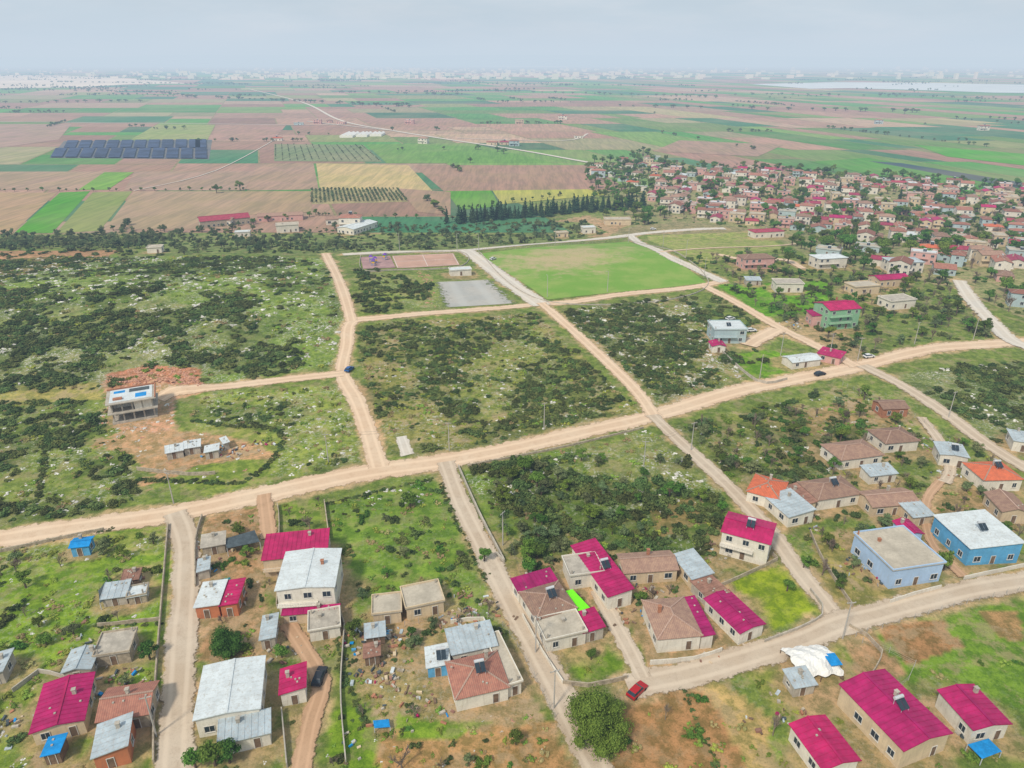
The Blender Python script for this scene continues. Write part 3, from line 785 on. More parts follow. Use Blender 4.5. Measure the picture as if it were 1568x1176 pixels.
def treeproto(name,leafm,seed,hgt,cr,n,size,lob=9,trunk=.35,flat=.8):
    r=np.random.default_rng(seed);R=random.Random(seed); T=MB()
    th=hgt-cr*1.3; T.cyl((0,0,-.4),(0,0,th),cr*.09+.06,cr*.06+.04,7)
    lobes=[]
    for i in range(lob):
        a=i*2.4+R.uniform(-.3,.3); q=cr*R.uniform(.25,.72) if i else 0; z=th+cr*R.uniform(.1,1.)*(.55 if q>cr*.5 else 1)
        rr=cr*R.uniform(.24,.46); lobes.append((math.cos(a)*q,math.sin(a)*q,z,rr,rr*flat))
        T.cyl((0,0,th-.2),(math.cos(a)*q*.8,math.sin(a)*q*.8,z),cr*.05+.02,cr*.015+.01,5)
    V=list(T.v);F=list(T.f);mi=[0]*len(F)
    v,f=leaves(lobes,n,size,r); o=len(V);V+=v;F+=[tuple(o+i for i in q) for q in f];mi+=[1]*len(f)
    for l in lobes:
        v,f=ico(l[3]*.7,.15,R,1,flat); o=len(V); V+=[(a+l[0],b_+l[1],c_+l[2]) for a,b_,c_ in v]; F+=[tuple(o+i for i in q) for q in f]; mi+=[1]*len(f)
    return mesh(name,V,F,['bark',leafm],mi)
def bareproto(seed,hgt=5.):
    R=random.Random(seed);T=MB()
    def br(p,d,L,r,lv):
        e=p+d*L; T.cyl(p,e,r,r*.6,4 if lv else 6)
        if lv>=3: return
        for k in range(5):
            nd=(d+Vector((R.uniform(-1,1),R.uniform(-1,1),R.uniform(-.1,.7)))*.8).normalized(); br(p+d*L*R.uniform(.5,1),nd,L*R.uniform(.5,.75),r*.5+.006,lv+1)
    br(Vector((0,0,-.3)),Vector((0,0,1)),hgt*.4,.14,0)
    return mesh('bare_tree_mesh',T.v,T.f,['twig'])
def coniferproto(name,seed,hgt,rad,n=500):
    r=np.random.default_rng(seed);R=random.Random(seed);T=MB(); T.cyl((0,0,-.4),(0,0,hgt*.95),rad*.14,.03,6)
    lobes=[]
    k=7
    for i in range(k):
        t=i/(k-1); lobes.append((R.uniform(-.15,.15)*rad,R.uniform(-.15,.15)*rad,hgt*(.14+.80*t),rad*(1.05-.85*t)*R.uniform(.8,1.1),hgt*.11))
    V=list(T.v);F=list(T.f);mi=[0]*len(F)
    v,f=leaves(lobes,n,.35,r); o=len(V);V+=v;F+=[tuple(o+i for i in q) for q in f];mi+=[1]*len(f)
    for l in lobes:
        v,f=ico(l[3]*.8,.2,R,1,l[4]/l[3]*.9); o=len(V); V+=[(a+l[0],b_+l[1],c_+l[2]) for a,b_,c_ in v]; F+=[tuple(o+i for i in q) for q in f]; mi+=[1]*len(f)
    return mesh(name,V,F,['bark','pineleaf'],mi)
BUSH=[bushproto('shrub_mesh','maquis',i) for i in range(8)]
WEED=[bushproto('weed_mesh','weeds',20+i,140,.12) for i in range(3)]+[bushproto('dry_weed_mesh','drygrass',30,140,.12)]
GB=[bushproto('garden_bush_mesh','leafgreen',40+i) for i in range(3)]
OLV=[treeproto('olive_tree_mesh','olive',60+i,3.8,2.0,650,.17) for i in range(4)]
GT=[treeproto('garden_tree_mesh','leafgreen',80+i,5.2,2.4,850,.2) for i in range(4)]
BT=[bareproto(120+i,R_) for i,R_ in enumerate((5.,6.,4.5))]
CON=[coniferproto('conifer_mesh',100+i,13,2.2) for i in range(3)]
def rockproto(seed,mat):
    R=random.Random(seed); V=[];F=[]
    for k in range(4):
        v,f=ico(R.uniform(.2,.55),.35,R,1,.45); dx,dy=R.uniform(-.8,.8),R.uniform(-.8,.8)
        o=len(V);V+=[(a+dx,b_+dy,c_+.08) for a,b_,c_ in v];F+=[tuple(o+i for i in q) for q in f]
    return mesh('rock_mesh',V,F,[mat])
RK=[rockproto(i,'rock') for i in range(5)]; RR=[rockproto(i+9,'redrock') for i in range(3)]
CNT=[0]
def scat(par,child,protos,poly,dens,s0,s1,cl=None,chk=True,zs=1.,pw=1.6):
    poly=P(poly) if isinstance(poly,str) else poly
    x0=min(p[0] for p in poly);x1=max(p[0] for p in poly);y0=min(p[1] for p in poly);y1=max(p[1] for p in poly)
    n=int((x1-x0)*(y1-y0)*dens); x=rng.uniform(x0,x1,n);y=rng.uniform(y0,y1,n)
    k=inpoly(x,y,poly)
    if cl: k&= (fbm(x,y,cl[0],cl[2] if len(cl)>2 else 4)+rng.uniform(-.03,.03,n))>cl[1]
    x=x[k];y=y[k];z=H(x,y)
    for a,b_,c_ in zip(x,y,z):
        if chk and occ(a,b_): continue
        s=s0+(s1-s0)*random.random()**pw*1.25; o=bpy.data.objects.new(child,random.choice(protos)); o.location=(a,b_,c_-.05)
        o.rotation_euler=(0,0,random.uniform(0,6.28)); o.scale=(s*random.uniform(.75,1.4),s,s*zs*random.uniform(.8,1.15)); o.parent=par; scene.collection.objects.link(o); CNT[0]+=1
scrub=empty('maquis_scrub'); rocks=empty('limestone_rocks'); gard=empty('garden_shrubs'); weeds=empty('weeds'); olives=empty('olive_grove'); vt=empty('village_trees'); rr_=empty('rubble')
scat(scrub,'shrub',BUSH,hillp,.04,.8,2.2,(30,.49),zs=.7)
scat(scrub,'shrub',BUSH,hillf,.23,.8,2.6,(24,.485,3),zs=.65)
scat(scrub,'shrub',BUSH,hillt,.07,.9,2.4,(24,.46,6),zs=.75)
scat(scrub,'shrub',BUSH,hillp,.008,.5,1.5,zs=.7)
scat(weeds,'weed',WEED,hillp,.04,.5,1.3)
scat(rocks,'rock',RK,hillp,.06,.4,1.3,(24,.49,9))
scat(scrub,'shrub',BUSH,cen,.22,.5,1.9,(22,.465,7),zs=.75); scat(scrub,'shrub',BUSH,cen,.03,.4,1.0,zs=.7); scat(rocks,'rock',RK,cen,.07,.3,.8,(20,.46,2)); scat(weeds,'weed',WEED,cen,.12,.4,1.)
scat(scrub,'shrub',BUSH,c3,.22,.6,2.0,(20,.46,8),zs=.75); scat(rocks,'rock',RK,c3,.10,.3,1.1); scat(weeds,'weed',WEED,c3,.08,.4,1.)
scat(scrub,'shrub',BUSH,'545,410;660,425;680,470;550,482',.12,.8,2.2,(20,.45))
scat(scrub,'shrub',BUSH,s4,.14,.6,2.2,(24,.48,3),zs=.75); scat(scrub,'shrub',BUSH,s4,.02,.5,1.2); scat(rocks,'rock',RK,s4,.07,.2,.8); scat(weeds,'weed',WEED,s4,.08,.4,1.)
scat(scrub,'shrub',BUSH,s5,.09,.5,1.6,(20,.50,3),zs=.7); scat(scrub,'shrub',BUSH,s5,.015,.4,1.0); scat(rocks,'rock',RK,s5,.10,.2,.8); scat(weeds,'weed',WEED,s5,.1,.4,1.)
scat(scrub,'shrub',BUSH,l7,.16,.7,2.2,(24,.45,12)); scat(vt,'tree',GT+OLV,l7,.012,.6,1.05,(26,.45,12)); scat(rocks,'rock',RK,l7,.13,.25,.9,(20,.50,2)); scat(weeds,'weed',WEED,l7,.08,.4,1.)
scat(vt,'tree',OLV+GT,'715,730;850,700;900,760;1000,790;950,860;790,880',.03,.6,1.0)
scat(vt,'tree',OLV+GT+OLV,l8,.045,.5,1.0,(20,.42,5)); scat(gard,'bush',GB+BUSH,l8,.05,.6,1.5); scat(rocks,'rock',RK,'560,750;660,745;655,770;560,775',.2,.4,.9); scat(weeds,'weed',WEED,l8,.12,.3,.9)
scat(gard,'bush',GB+BUSH,l9,.11,.7,1.9,(24,.47,6)); scat(vt,'tree',OLV+GT,l9,.01,.6,1.0); scat(vt,'bare_tree',BT,l9,.012,.7,1.1); scat(rocks,'rock',RK,l9,.05,.2,.7); scat(weeds,'weed',WEED,l9,.08,.3,.9)
scat(scrub,'shrub',BUSH,l10,.16,.8,2.2,(24,.46,6),zs=.8); scat(rocks,'rock',RK,l10,.10,.4,1.2,(20,.48,9))
scat(rr_,'stone',RR,'165,574;230,560;304,567;308,590;170,600',.8,.4,1.2,chk=False); scat(rr_,'stone',RR+RK,'150,600;262,606;270,650;170,665;150,640',.25,.3,.9); scat(rr_,'stone',RR+RK,'180,660;420,660;410,740;200,745',.04,.2,.7)
scat(rr_,'stone',RR+RK,'560,760;850,690;990,660;980,650;700,700',.3,.2,.5); scat(rr_,'stone',RR,'640,415;660,420;670,470;650,470',.2,.4,1)
bl='-60,830;262,802;250,960;240,1170;-60,1200'
scat(gard,'bush',GB+BUSH,bl,.03,.5,1.6,(22,.45)); scat(weeds,'weed',WEED,bl,.2,.3,1.,(14,.42)); scat(vt,'tree',OLV+GT,bl,.008,.6,1.0); scat(vt,'bare_tree',BT,bl,.006,.6,1.0); scat(rocks,'rock',RK,bl,.06,.15,.55)
for q in('310,790;420,778;420,1000;310,1010','540,940;770,940;860,1120;900,1200;520,1200','425,770;500,765;525,960;430,960','780,900;1000,850;1110,900;1110,1000;870,1040','290,1000;520,960;530,1200;280,1200'):
    scat(gard,'bush',GB+BUSH,q,.035,.4,1.3); scat(vt,'tree',GT+OLV,q,.008,.5,.85); scat(vt,'bare_tree',BT,q,.010,.5,1.0); scat(weeds,'weed',WEED,q,.12,.25,.8); scat(rr_,'stone',RK+RR,q,.06,.1,.35)
q='960,1060;1060,1045;1300,990;1400,1060;1640,900;1640,1200;930,1200'
scat(weeds,'weed',WEED,q,.10,.3,.9,(14,.46)); scat(gard,'bush',GB,q,.015,.5,1.4,(16,.48)); scat(vt,'tree',GT,q,.002,.6,.9); scat(vt,'bare_tree',BT,q,.005,.6,1.)
q='1110,740;1250,740;1420,640;1568,740;1568,880;1290,940;1180,860;1130,800'
scat(gard,'bush',GB+BUSH,q,.04,.6,1.7); scat(vt,'tree',GT+OLV,q,.013,.6,1.0); scat(vt,'bare_tree',BT,q,.014,.6,1.1); scat(weeds,'weed',WEED,q,.08,.3,.9)
q='1030,400;1180,385;1470,430;1540,520;1310,550;1200,500;1110,440'
scat(vt,'tree',GT+OLV,q,.013,.7,1.2); scat(gard,'bush',GB+BUSH,q,.02,.8,2); scat(vt,'bare_tree',BT,q,.006,.8,1.2)
scat(scrub,'shrub',BUSH,'1105,450;1180,505;1170,560;1120,560;1060,470',.06,1,2)
belt='200,356;680,343;900,340;940,356;700,380;500,388;240,392;0,395;0,370'
scat(olives,'olive_tree',OLV,belt,.012,.7,1.3,(60,.42,2)); scat(olives,'shrub',BUSH,belt,.02,.9,2.)
scat(olives,'olive_tree',OLV,'-60,362;240,357;240,380;-60,384',.018,.8,1.3)
vq=P('890,262;980,235;1060,255;1180,255;1640,290;1640,520;1460,440;1400,430;1240,400;1180,352;1100,345;1040,340;930,352')
def tree(name,me,px,py,s,zs=1.):
    x,y=G(px,py); obj(name,me,None,(x,y,Hf(x,y)-.1),random.uniform(0,6),(s,s,s*zs))
hero=treeproto('pine_tree_mesh','leafgreen',200,8.5,5.8,16000,.17,38,.5,.75)
tree('stone_pine_tree',hero,912,1128,1.)
tree('garden_tree',treeproto('gt2','leafgreen',201,5.5,3.4,5500,.14,20),348,1000,1.)
for p in((330,1172,1.),(352,1168,.9),(300,1176,.8),(790,1140,.6),(742,860,.8)): tree('garden_tree',GT[1],p[0],p[1],p[2])
for p in((1300,1060),(1020,940),(905,1010),(1230,870),(1205,905),(630,975),(60,960),(230,1010),(40,900)): tree('garden_tree',random.choice(GT),p[0],p[1],random.uniform(.5,.9))
def hedge(px,name='hedge',s=(.8,1.3),step=1.2,protos=None):
    e=empty(name)
    for a_ in catmull(P(px),step):
        sc=random.uniform(*s); o=obj('bush',random.choice(protos or BUSH),e,(a_[0]+random.uniform(-.4,.4),a_[1]+random.uniform(-.4,.4),Hf(*a_)-.1),random.uniform(0,6),(sc,sc,sc*.8))
hedge('300,645;350,652;420,658;432,680;405,715;370,738;300,738;215,735'); hedge('-20,848;110,820;170,812',s=(.5,.8)); hedge('75,660;65,720;60,760')
hedge('500,772;590,750;660,734',s=(.6,1.)); hedge('560,1110;520,1000;508,850',s=(.5,1.)); hedge('675,740;700,800;745,890',s=(.5,1.)); hedge('1050,1060;1070,1120;1100,1180',s=(.5,.9)); hedge('150,960;245,955',s=(.5,.8)); hedge('1280,600;1380,650;1410,680',s=(.5,1.1))
pines=empty('cypress_row')
for i in range(62):
    t=i/61; a_=G(700+285*t+random.uniform(-3,3),342-26*t+random.uniform(-3,3)); s=random.uniform(.65,1.1)
    obj('cypress_tree',random.choice(CON),pines,(a_[0],a_[1],Hf(*a_)-.3),random.uniform(0,6),(s*1.4,s*1.4,s))
for p in((684,342,1.),(1375,315,1.2),(1283,302,1.2),(1296,300,1.),(1190,300,1.),(1200,303,.9)): 
    x,y=G(p[0],p[1]); obj('cypress_tree',CON[0],None,(x,y,Hf(x,y)-.2),0,(p[2],)*3)
# ---------------------------------------------------------------- far village
var=[]
R0=random.Random(5)
RC=(('hip','tile'),('gable','tile'),('hip','oldtile'),('flat','slab'),('gable','redsheet'),('gable','tile'),('flat','whitesheet'),('hip','tile'),('gable','oldtile'),('flat','concrete'),('gable','magenta'),('gable','tile'),('hip','redsheet'),('shed','whitesheet'),('flat','slab'),('hip','orangetile'),('hip','oldtile'),('flat','concrete'),('gable','tile'),('gable','redsheet'))
for i in range(20):
    w=R0.uniform(7,13);d=R0.uniform(6,10);hh=R0.choice((3.2,3.4,3.2,6,6.2,7))
    rf,rm=RC[i]
    wm=R0.choice(('white','white','cream','pinkwall','white','cream','white','greyblue'))
    var.append((parts(house_groups(w,d,hh,rf,rm,wm,None,None,.1 if rf=='shed' else .32,.4,False,R0,('solar',) if i%3==0 else ()),'village_house_mesh'),w,d))
placed=[]
def fillv(poly,n,mind,ang,gap=.0):
    poly=P(poly); x0=min(p[0] for p in poly);x1=max(p[0] for p in poly);y0=min(p[1] for p in poly);y1=max(p[1] for p in poly)
    c=0
    for _ in range(n*40):
        if c>=n: break
        x=random.uniform(x0,x1);y=random.uniform(y0,y1)
        if not bool(inpoly(np.array(x),np.array(y),poly)): continue
        if gap and float(fbm(x,y,55,4))<gap: continue
        md=mind*random.uniform(.85,1.4)
        if any((x-a)**2+(y-b_)**2<md**2 for a,b_ in placed): continue
        if occ(x,y) or occ(x+6,y+5) or occ(x-5,y+5): continue
        placed.append((x,y)); me_,w,d=random.choice(var); c+=1
        obj('village_house',me_,None,(x,y,Hf(x,y)+.2),ang+random.choice((0,1.57,0,3.14))+random.uniform(-.12,.12))
fillv('980,290;1060,268;1180,262;1640,300;1640,420;1500,405;1400,375;1280,362;1180,350;1100,342;1020,326',360,13,-.35,.38)
fillv('900,262;985,240;1040,262;1000,290;930,285',22,17,-.3)
fillv('1230,395;1330,375;1640,425;1640,500;1470,440;1400,430',36,19,-.5)
scat(vt,'tree',GT+GT+BT,vq,.0085,.8,1.7); scat(gard,'bush',GB,vq,.006,1,2.2)
# ---------------------------------------------------------------- plain fields
m,n,b=nt('fieldm'); at=N(n,'ShaderNodeAttribute',attribute_name='Col'); g=N(n,'ShaderNodeNewGeometry'); Pn=g.outputs['Position']
c=at.outputs['Color']; mp=N(n,'ShaderNodeMapping'); mp.inputs['Rotation'].default_value=(0,0,-.32); mp.inputs['Scale'].default_value=(1,.08,1); n.links.new(Pn,mp.inputs[0])
c=mixc(n,mr(n,noise(n,mp.outputs[0],.25,4,.7),.35,.65),mixc(n,1.,c,(.80,.83,.82),'MULTIPLY'),mixc(n,1.,c,(1.17,1.13,1.1),'MULTIPLY'))
c=mixc(n,mr(n,noise(n,Pn,.02,5,.65),.35,.65,0,.45),c,mixc(n,1.,c,(.72,.88,.62),'MULTIPLY'))
c=mixc(n,mr(n,noise(n,Pn,.006,4,.6),.4,.7,0,.25),c,(.42,.31,.22))
hs1=N(n,'ShaderNodeHueSaturation'); hs1.inputs['Saturation'].default_value=1.12; hs1.inputs['Value'].default_value=.92; n.links.new(c,hs1.inputs['Color'])
n.links.new(hs1.outputs[0],b.inputs['Base Color']); MATS['fieldm']=m
def fmesh(name,quads,cols,z,dz=0.):
    V=[(p[0],p[1],z+dz*i) for i,q in enumerate(quads) for p in q]; F=[];k=0
    for q in quads: F.append(tuple(range(k,k+len(q))));k+=len(q)
    me=mesh(name,V,F,['fieldm']); ca=me.color_attributes.new('Col','FLOAT_COLOR','POINT')
    arr=[]
    for q,c_ in zip(quads,cols): arr+=[(*c_,1)]*len(q)
    ca.data.foreach_set('color',np.array(arr,dtype='f').ravel()); return obj(name,me)
cells=[]
def bsp(u0,u1,v0,v1):
    vm=(v0+v1)/2; s=1+(vm-500)/2600.
    tw,th=(70*s,65*s)
    if u0-.33*(vm-430)>120: tw,th=40*s,120*s
    if (u1-u0)/tw>(v1-v0)/th:
        if u1-u0>tw*random.uniform(1.3,3.0): m_=u0+(u1-u0)*random.uniform(.3,.7); bsp(u0,m_,v0,v1);bsp(m_,u1,v0,v1);return
    elif v1-v0>th*random.uniform(1.3,3.0): m_=v0+(v1-v0)*random.uniform(.3,.7); bsp(u0,u1,v0,m_);bsp(u0,u1,m_,v1);return
    cells.append((u0,u1,v0,v1))
bsp(-4600,8400,500,9500)
PAL=[((.42,.27,.22),5),((.37,.23,.19),5),((.46,.33,.26),3),((.11,.28,.08),4),((.19,.30,.10),3),((.26,.28,.13),3),((.44,.38,.23),1),((.07,.19,.10),3),((.33,.30,.19),2)]
pc=[p[0] for p in PAL];pw_=[p[1] for p in PAL]; pwr=[4,4,2,6,4,3,1,6,2]
Q=[];CC=[];edges=[]
for (u0,u1,v0,v1) in cells:
    f=lambda u,v:(u-.33*(v-430),v)
    q_=[f(u0+1.2,v0+1.2),f(u1-1.2,v0+1.2),f(u1-1.2,v1-1.2),f(u0+1.2,v1-1.2)]
    cx=sum(p[0] for p in q_)/4;cy=sum(p[1] for p in q_)/4
    if abs(cx)>cy*.85+150: continue
    if bool(inpoly(np.array(cx),np.array(cy),vq)): continue
    c_=random.choices(pc,pwr if (cx>150 or cy>1600) else pw_)[0]; k=random.uniform(.8,1.15)
    Q.append(q_);CC.append([z_*k for z_ in c_]); edges.append(q_)
fmesh('farm_fields',Q,CC,PLAIN+.07)
EX=[('98,216;325,214;320,244;76,242',(.14,.15,.17)),('484,250;625,253;664,294;490,290',(.54,.42,.24)),('476,291;610,289;625,309;476,313',(.38,.33,.18)),
('392,251;480,250;488,290;378,292',(.39,.27,.21)),('560,221;720,219;848,250;592,250',(.16,.30,.08)),('632,253;900,253;962,290;680,293',(.37,.24,.19)),
('92,295;138,293;80,357;22,357',(.10,.31,.04)),('142,295;203,293;152,354;86,357',(.24,.29,.10)),('205,293;372,293;364,350;160,352',(.40,.29,.21)),('-40,295;88,295;18,358;-80,358',(.43,.30,.20)),
('-40,263;185,263;150,291;-40,291',(.41,.29,.22)),('206,263;390,262;375,292;190,292',(.39,.27,.22)),('682,293;752,292;765,316;704,322',(.12,.31,.05)),('754,292;900,290;932,298;768,313',(.42,.41,.12)),
('330,191;440,190;420,213;325,213',(.41,.26,.22)),('370,293;476,293;478,325;366,330',(.39,.28,.19)),('610,289;690,294;690,330;640,325',(.37,.25,.19)),('420,221;556,222;585,248;420,247',(.21,.25,.14)),
('160,264;205,264;165,291;120,291',(.20,.36,.08)),('-40,190;110,190;90,214;-40,232',(.40,.28,.24)),('240,191;330,191;318,214;200,214',(.30,.35,.14)),('1240,248;1330,242;1640,300;1640,330',(.09,.28,.05)),('1330,247;1380,250;1640,292;1600,296',(.05,.09,.11)),
('1400,222;1568,236;1640,262;1450,240',(.11,.34,.05)),('1040,215;1200,222;1160,240;1000,232',(.38,.26,.21))]
fmesh('farm_plots',[P(e[0])[::-1] for e in EX],[e[1] for e in EX],PLAIN+.12,.008)
M_=MB();q=P('98,216;325,214;320,244;76,242')
for i in range(11):
    for j in range(2):
        u0=i/11+.006+(.05*(j==0) if i<10 else 0);u1=(i+1)/11-.012+(.05*(j==0) if i<10 else 0);v0=j/2+.01;v1=(j+1)/2-.015
        pt=[]
        for u,v in((u0,v1),(u1,v1),(u1,v0),(u0,v0)):
            u=u-.03*(1-v)
            x=(q[0][0]*(1-u)+q[1][0]*u)*(1-v)+(q[3][0]*(1-u)+q[2][0]*u)*v; y=(q[0][1]*(1-u)+q[1][1]*u)*(1-v)+(q[3][1]*(1-u)+q[2][1]*u)*v
            pt.append((x,y,PLAIN+1.2))
        M_.slab(pt,.3)
simple('net',(.035,.055,.11),.8,.5,.04); obj('shade_net_field',mesh('shade_net_field',M_.v,M_.f,['net']))
orch=empty('orchard')
for qs,nu,nv_,s0 in(('478,292;608,290;622,308;478,311',22,7,.8),('422,222;554,223;580,246;422,246',14,7,.6)):
    q=P(qs)
    for i in range(nu+1):
        for j in range(nv_*2+1):
            if random.random()<.15: continue
            u=i/nu;v=j/(nv_*2); x=(q[0][0]*(1-u)+q[1][0]*u)*(1-v)+(q[3][0]*(1-u)+q[2][0]*u)*v; y=(q[0][1]*(1-u)+q[1][1]*u)*(1-v)+(q[3][1]*(1-u)+q[2][1]*u)*v
            s=random.uniform(.6,1.1)*s0; obj('fruit_tree',random.choice(OLV),orch,(x,y,PLAIN+.1),random.uniform(0,6),(s,s,s))
hr=empty('hedgerow_trees')
for q in edges:
    cy=q[0][1]
    if random.random()<(.16 if cy<2500 else .22) and cy<8000:
        a_,b_=random.choice(((q[0],q[1]),(q[1],q[2]),(q[3],q[2]))) if cy<2500 else (q[0],q[1]); L=math.hypot(a_[0]-b_[0],a_[1]-b_[1]); k=int(L/random.choice((7,12,30)))
        big=1+max(0,cy-2000)/3000
        for i in range(k):
            t=random.random(); s=random.uniform(.7,1.6); obj('tree',random.choice(GT+OLV),hr,(a_[0]+(b_[0]-a_[0])*t,a_[1]+(b_[1]-a_[1])*t,PLAIN),random.uniform(0,6),(s*1.3*big,s*1.2,s*min(big,1.5)))
for px in('-20,293;90,293;370,292','170,354;300,352;500,330','860,300;700,322','1120,300;1280,292','480,330;640,335;690,338'):
    for a_ in catmull(P(px),9):
        s=random.uniform(.5,1.1); obj('tree',random.choice(GT+OLV),hr,(a_[0]+random.uniform(-2,2),a_[1]+random.uniform(-2,2),Hf(*a_)),random.uniform(0,6),(s,s,s))
for px in('1150,145;1640,152','0,138;220,142;300,150','520,142;700,146','760,140;1100,150','0,158;220,156','330,150;640,165','640,128;1000,132','80,126;380,130','1000,165;1400,172'):
    for a_ in catmull(P(px),22):
        if random.random()<.75: s=random.uniform(1.2,2.2); obj('tree',random.choice(GT),hr,(a_[0]+random.uniform(-8,8),a_[1]+random.uniform(-15,15),PLAIN-.3),random.uniform(0,6),(s*2.2,s*1.5,s))
for p in((332,296,1.7),(368,292,2.0),(910,250,2.),(922,251,1.8),(934,250,2.2),(946,252,2.),(958,253,1.8),(720,250,1.5),(1385,175,3),(1010,252,1.8),(985,232,1.5),(1035,262,1.6),(1045,258,1.6)): x,y=G(p[0],p[1]); obj('broadleaf_tree',random.choice(GT),None,(x,y,PLAIN),1,(p[2],)*3)
for px,w in(('380,136;460,156;520,184;600,200;680,213;800,231;900,249;985,262',7),('-40,186;200,189;330,190;470,192;530,190',5),('600,200;560,196;470,186',5),('205,293;330,262;420,215',1.5),('700,212;860,216;900,205',4)):
    road(px,w,'gravel_road','country_road')
for (A_,B_,d) in(((520,211),(540,211),60),((545,210),(562,210),50),((566,209),(584,209),40)):
    a=G(*A_);b_=G(*B_); M_=MB(); w=b_[0]-a[0]
    k=3
    for i in range(k):
        x0=w*i/k;x1=w*(i+1)/k
        M_.add([(x0,0,0),(x0,0,3),((x0+x1)/2,0,5),(x1,0,3),(x1,0,0),(x0,d,0),(x0,d,3),((x0+x1)/2,d,5),(x1,d,3),(x1,d,0)],[(4,3,2,1,0),(0,1,6,5),(1,2,7,6),(2,3,8,7),(3,4,9,8),(5,6,7,8,9)])
    obj('greenhouse',mesh('greenhouse',M_.v,M_.f,['line']),None,(a[0],a[1],PLAIN+.1))
for p in((480,190),(500,188),(515,190),(415,216),(745,222),(765,222),(780,224),(640,220),(880,212),(855,183),(790,190),(1500,200),(1340,190),(905,272),(620,190),(450,192),(330,345),(500,345),(520,352)):
    x,y=G(*p); obj('farmhouse',random.choice(var)[0],None,(x,y,Hf(x,y)+.2),random.uniform(-.3,.3),(1.4,1.2,1.2))
dt=MB()
for i in range(900):
    px=random.gauss(640,200) if random.random()<.55 else random.uniform(0,1568); py=random.uniform(98,122); x,y=G(px,py); 
    if y>15000: continue
    w=random.uniform(14,60);d=random.uniform(10,30);hh=random.uniform(5,24)
    if random.random()<.1: hh*=2
    dt.box(x,y,PLAIN,x+w,y+d,PLAIN+hh)
obj('distant_town',mesh('distant_town',dt.v,dt.f,['white']))
simple('water',(.55,.60,.64),.5,.05,.001); simple('sandflat',(.66,.58,.50),.9,.1,.002)
def flat(name,px,mat,z):
    q=P(px); obj(name,mesh(name,[(p[0],p[1],z) for p in q],[tuple(range(len(q)))[::-1]],[mat]))
flat('lake','1150,129;1280,126;1420,127;1640,131;1640,143;1520,142;1440,139;1300,135;1240,136','water',PLAIN+.6)
flat('dry_lakebed','-60,114;100,116;210,121;290,128;200,129;120,134;-60,136','sandflat',PLAIN+.6)
flat('dry_lakebed','700,98;860,99;870,103;720,102','sandflat',PLAIN+.6)
V_=[];F_=[];K=120
for i in range(K+1):
    x=-26000+52000*i/K; hh=160+260*float(fbm(x,0,5200,3))
    V_+=[(x,21000,PLAIN-5),(x,23500,PLAIN+hh),(x,27000,PLAIN-5)]
    if i: 
        a=3*(i-1); F_+=[(a,a+3,a+4,a+1),(a+1,a+4,a+5,a+2)]
simple('hillm',(.22,.26,.2),.9,.1,.001); obj('distant_hills',mesh('distant_hills',V_,F_,['hillm']))
# ---------------------------------------------------------------- poles
def pole_mesh(hh,lamp):
    A=MB();A.cyl((0,0,-.5),(0,0,hh),.16,.09,8)
    if lamp: A.beam((0,0,hh-.1),(1.2,0,hh+.2),.07,.07); A.box(1.0,-.12,hh+.12,1.6,.12,hh+.25)
    else:
        A.beam((-.9,0,hh-.3),(.9,0,hh-.3),.12,.12)
        for x in(-.8,0,.8): A.cyl((x,0,hh-.24),(x,0,hh),.05,.05,5)
    return mesh('pole_mesh',A.v,A.f,['pole'])
PU=pole_mesh(9,False);PL=pole_mesh(10,True)
for p in((266,771),(503,708),(688,690),(833,658),(1058,690),(1313,552),(1400,527),(1290,978),(848,1086),(240,1128),(1452,640),(1163,580),(1195,545),(1270,545),(985,720),(1490,520),(770,835),(820,1000)):
    x,y=G(*p); obj('utility_pole',PU,None,(x,y,Hf(x,y)),random.uniform(-.5,1.2))
wr_=MB()
for ln in(((266,771),(503,708),(688,690),(833,658)),((985,720),(1058,690)),((770,835),(820,1000),(848,1086)),((1195,545),(1270,545),(1313,552),(1400,527),(1490,520))):
    for a,b_ in zip(ln[:-1],ln[1:]):
        a=G(*a);b_=G(*b_)
        for off in(-.7,.7):
            pv=None
            for i in range(9):
                t=i/8; p_=(a[0]+(b_[0]-a[0])*t,a[1]+(b_[1]-a[1])*t+off,(Hf(*a)*(1-t)+Hf(*b_)*t)+9-1.2*4*t*(1-t))
                if pv: wr_.beam(pv,p_,.03,.03)
                pv=p_
obj('overhead_wires',mesh('overhead_wires',wr_.v,wr_.f,['darkmetal']))
for p in((838,455),(930,447),(1078,425),(962,372),(733,384),(1050,396),(1015,378),(850,374),(612,384),(700,384)):
    x,y=G(*p); obj('street_lamp',PL,None,(x,y,Hf(x,y)),random.uniform(0,6))
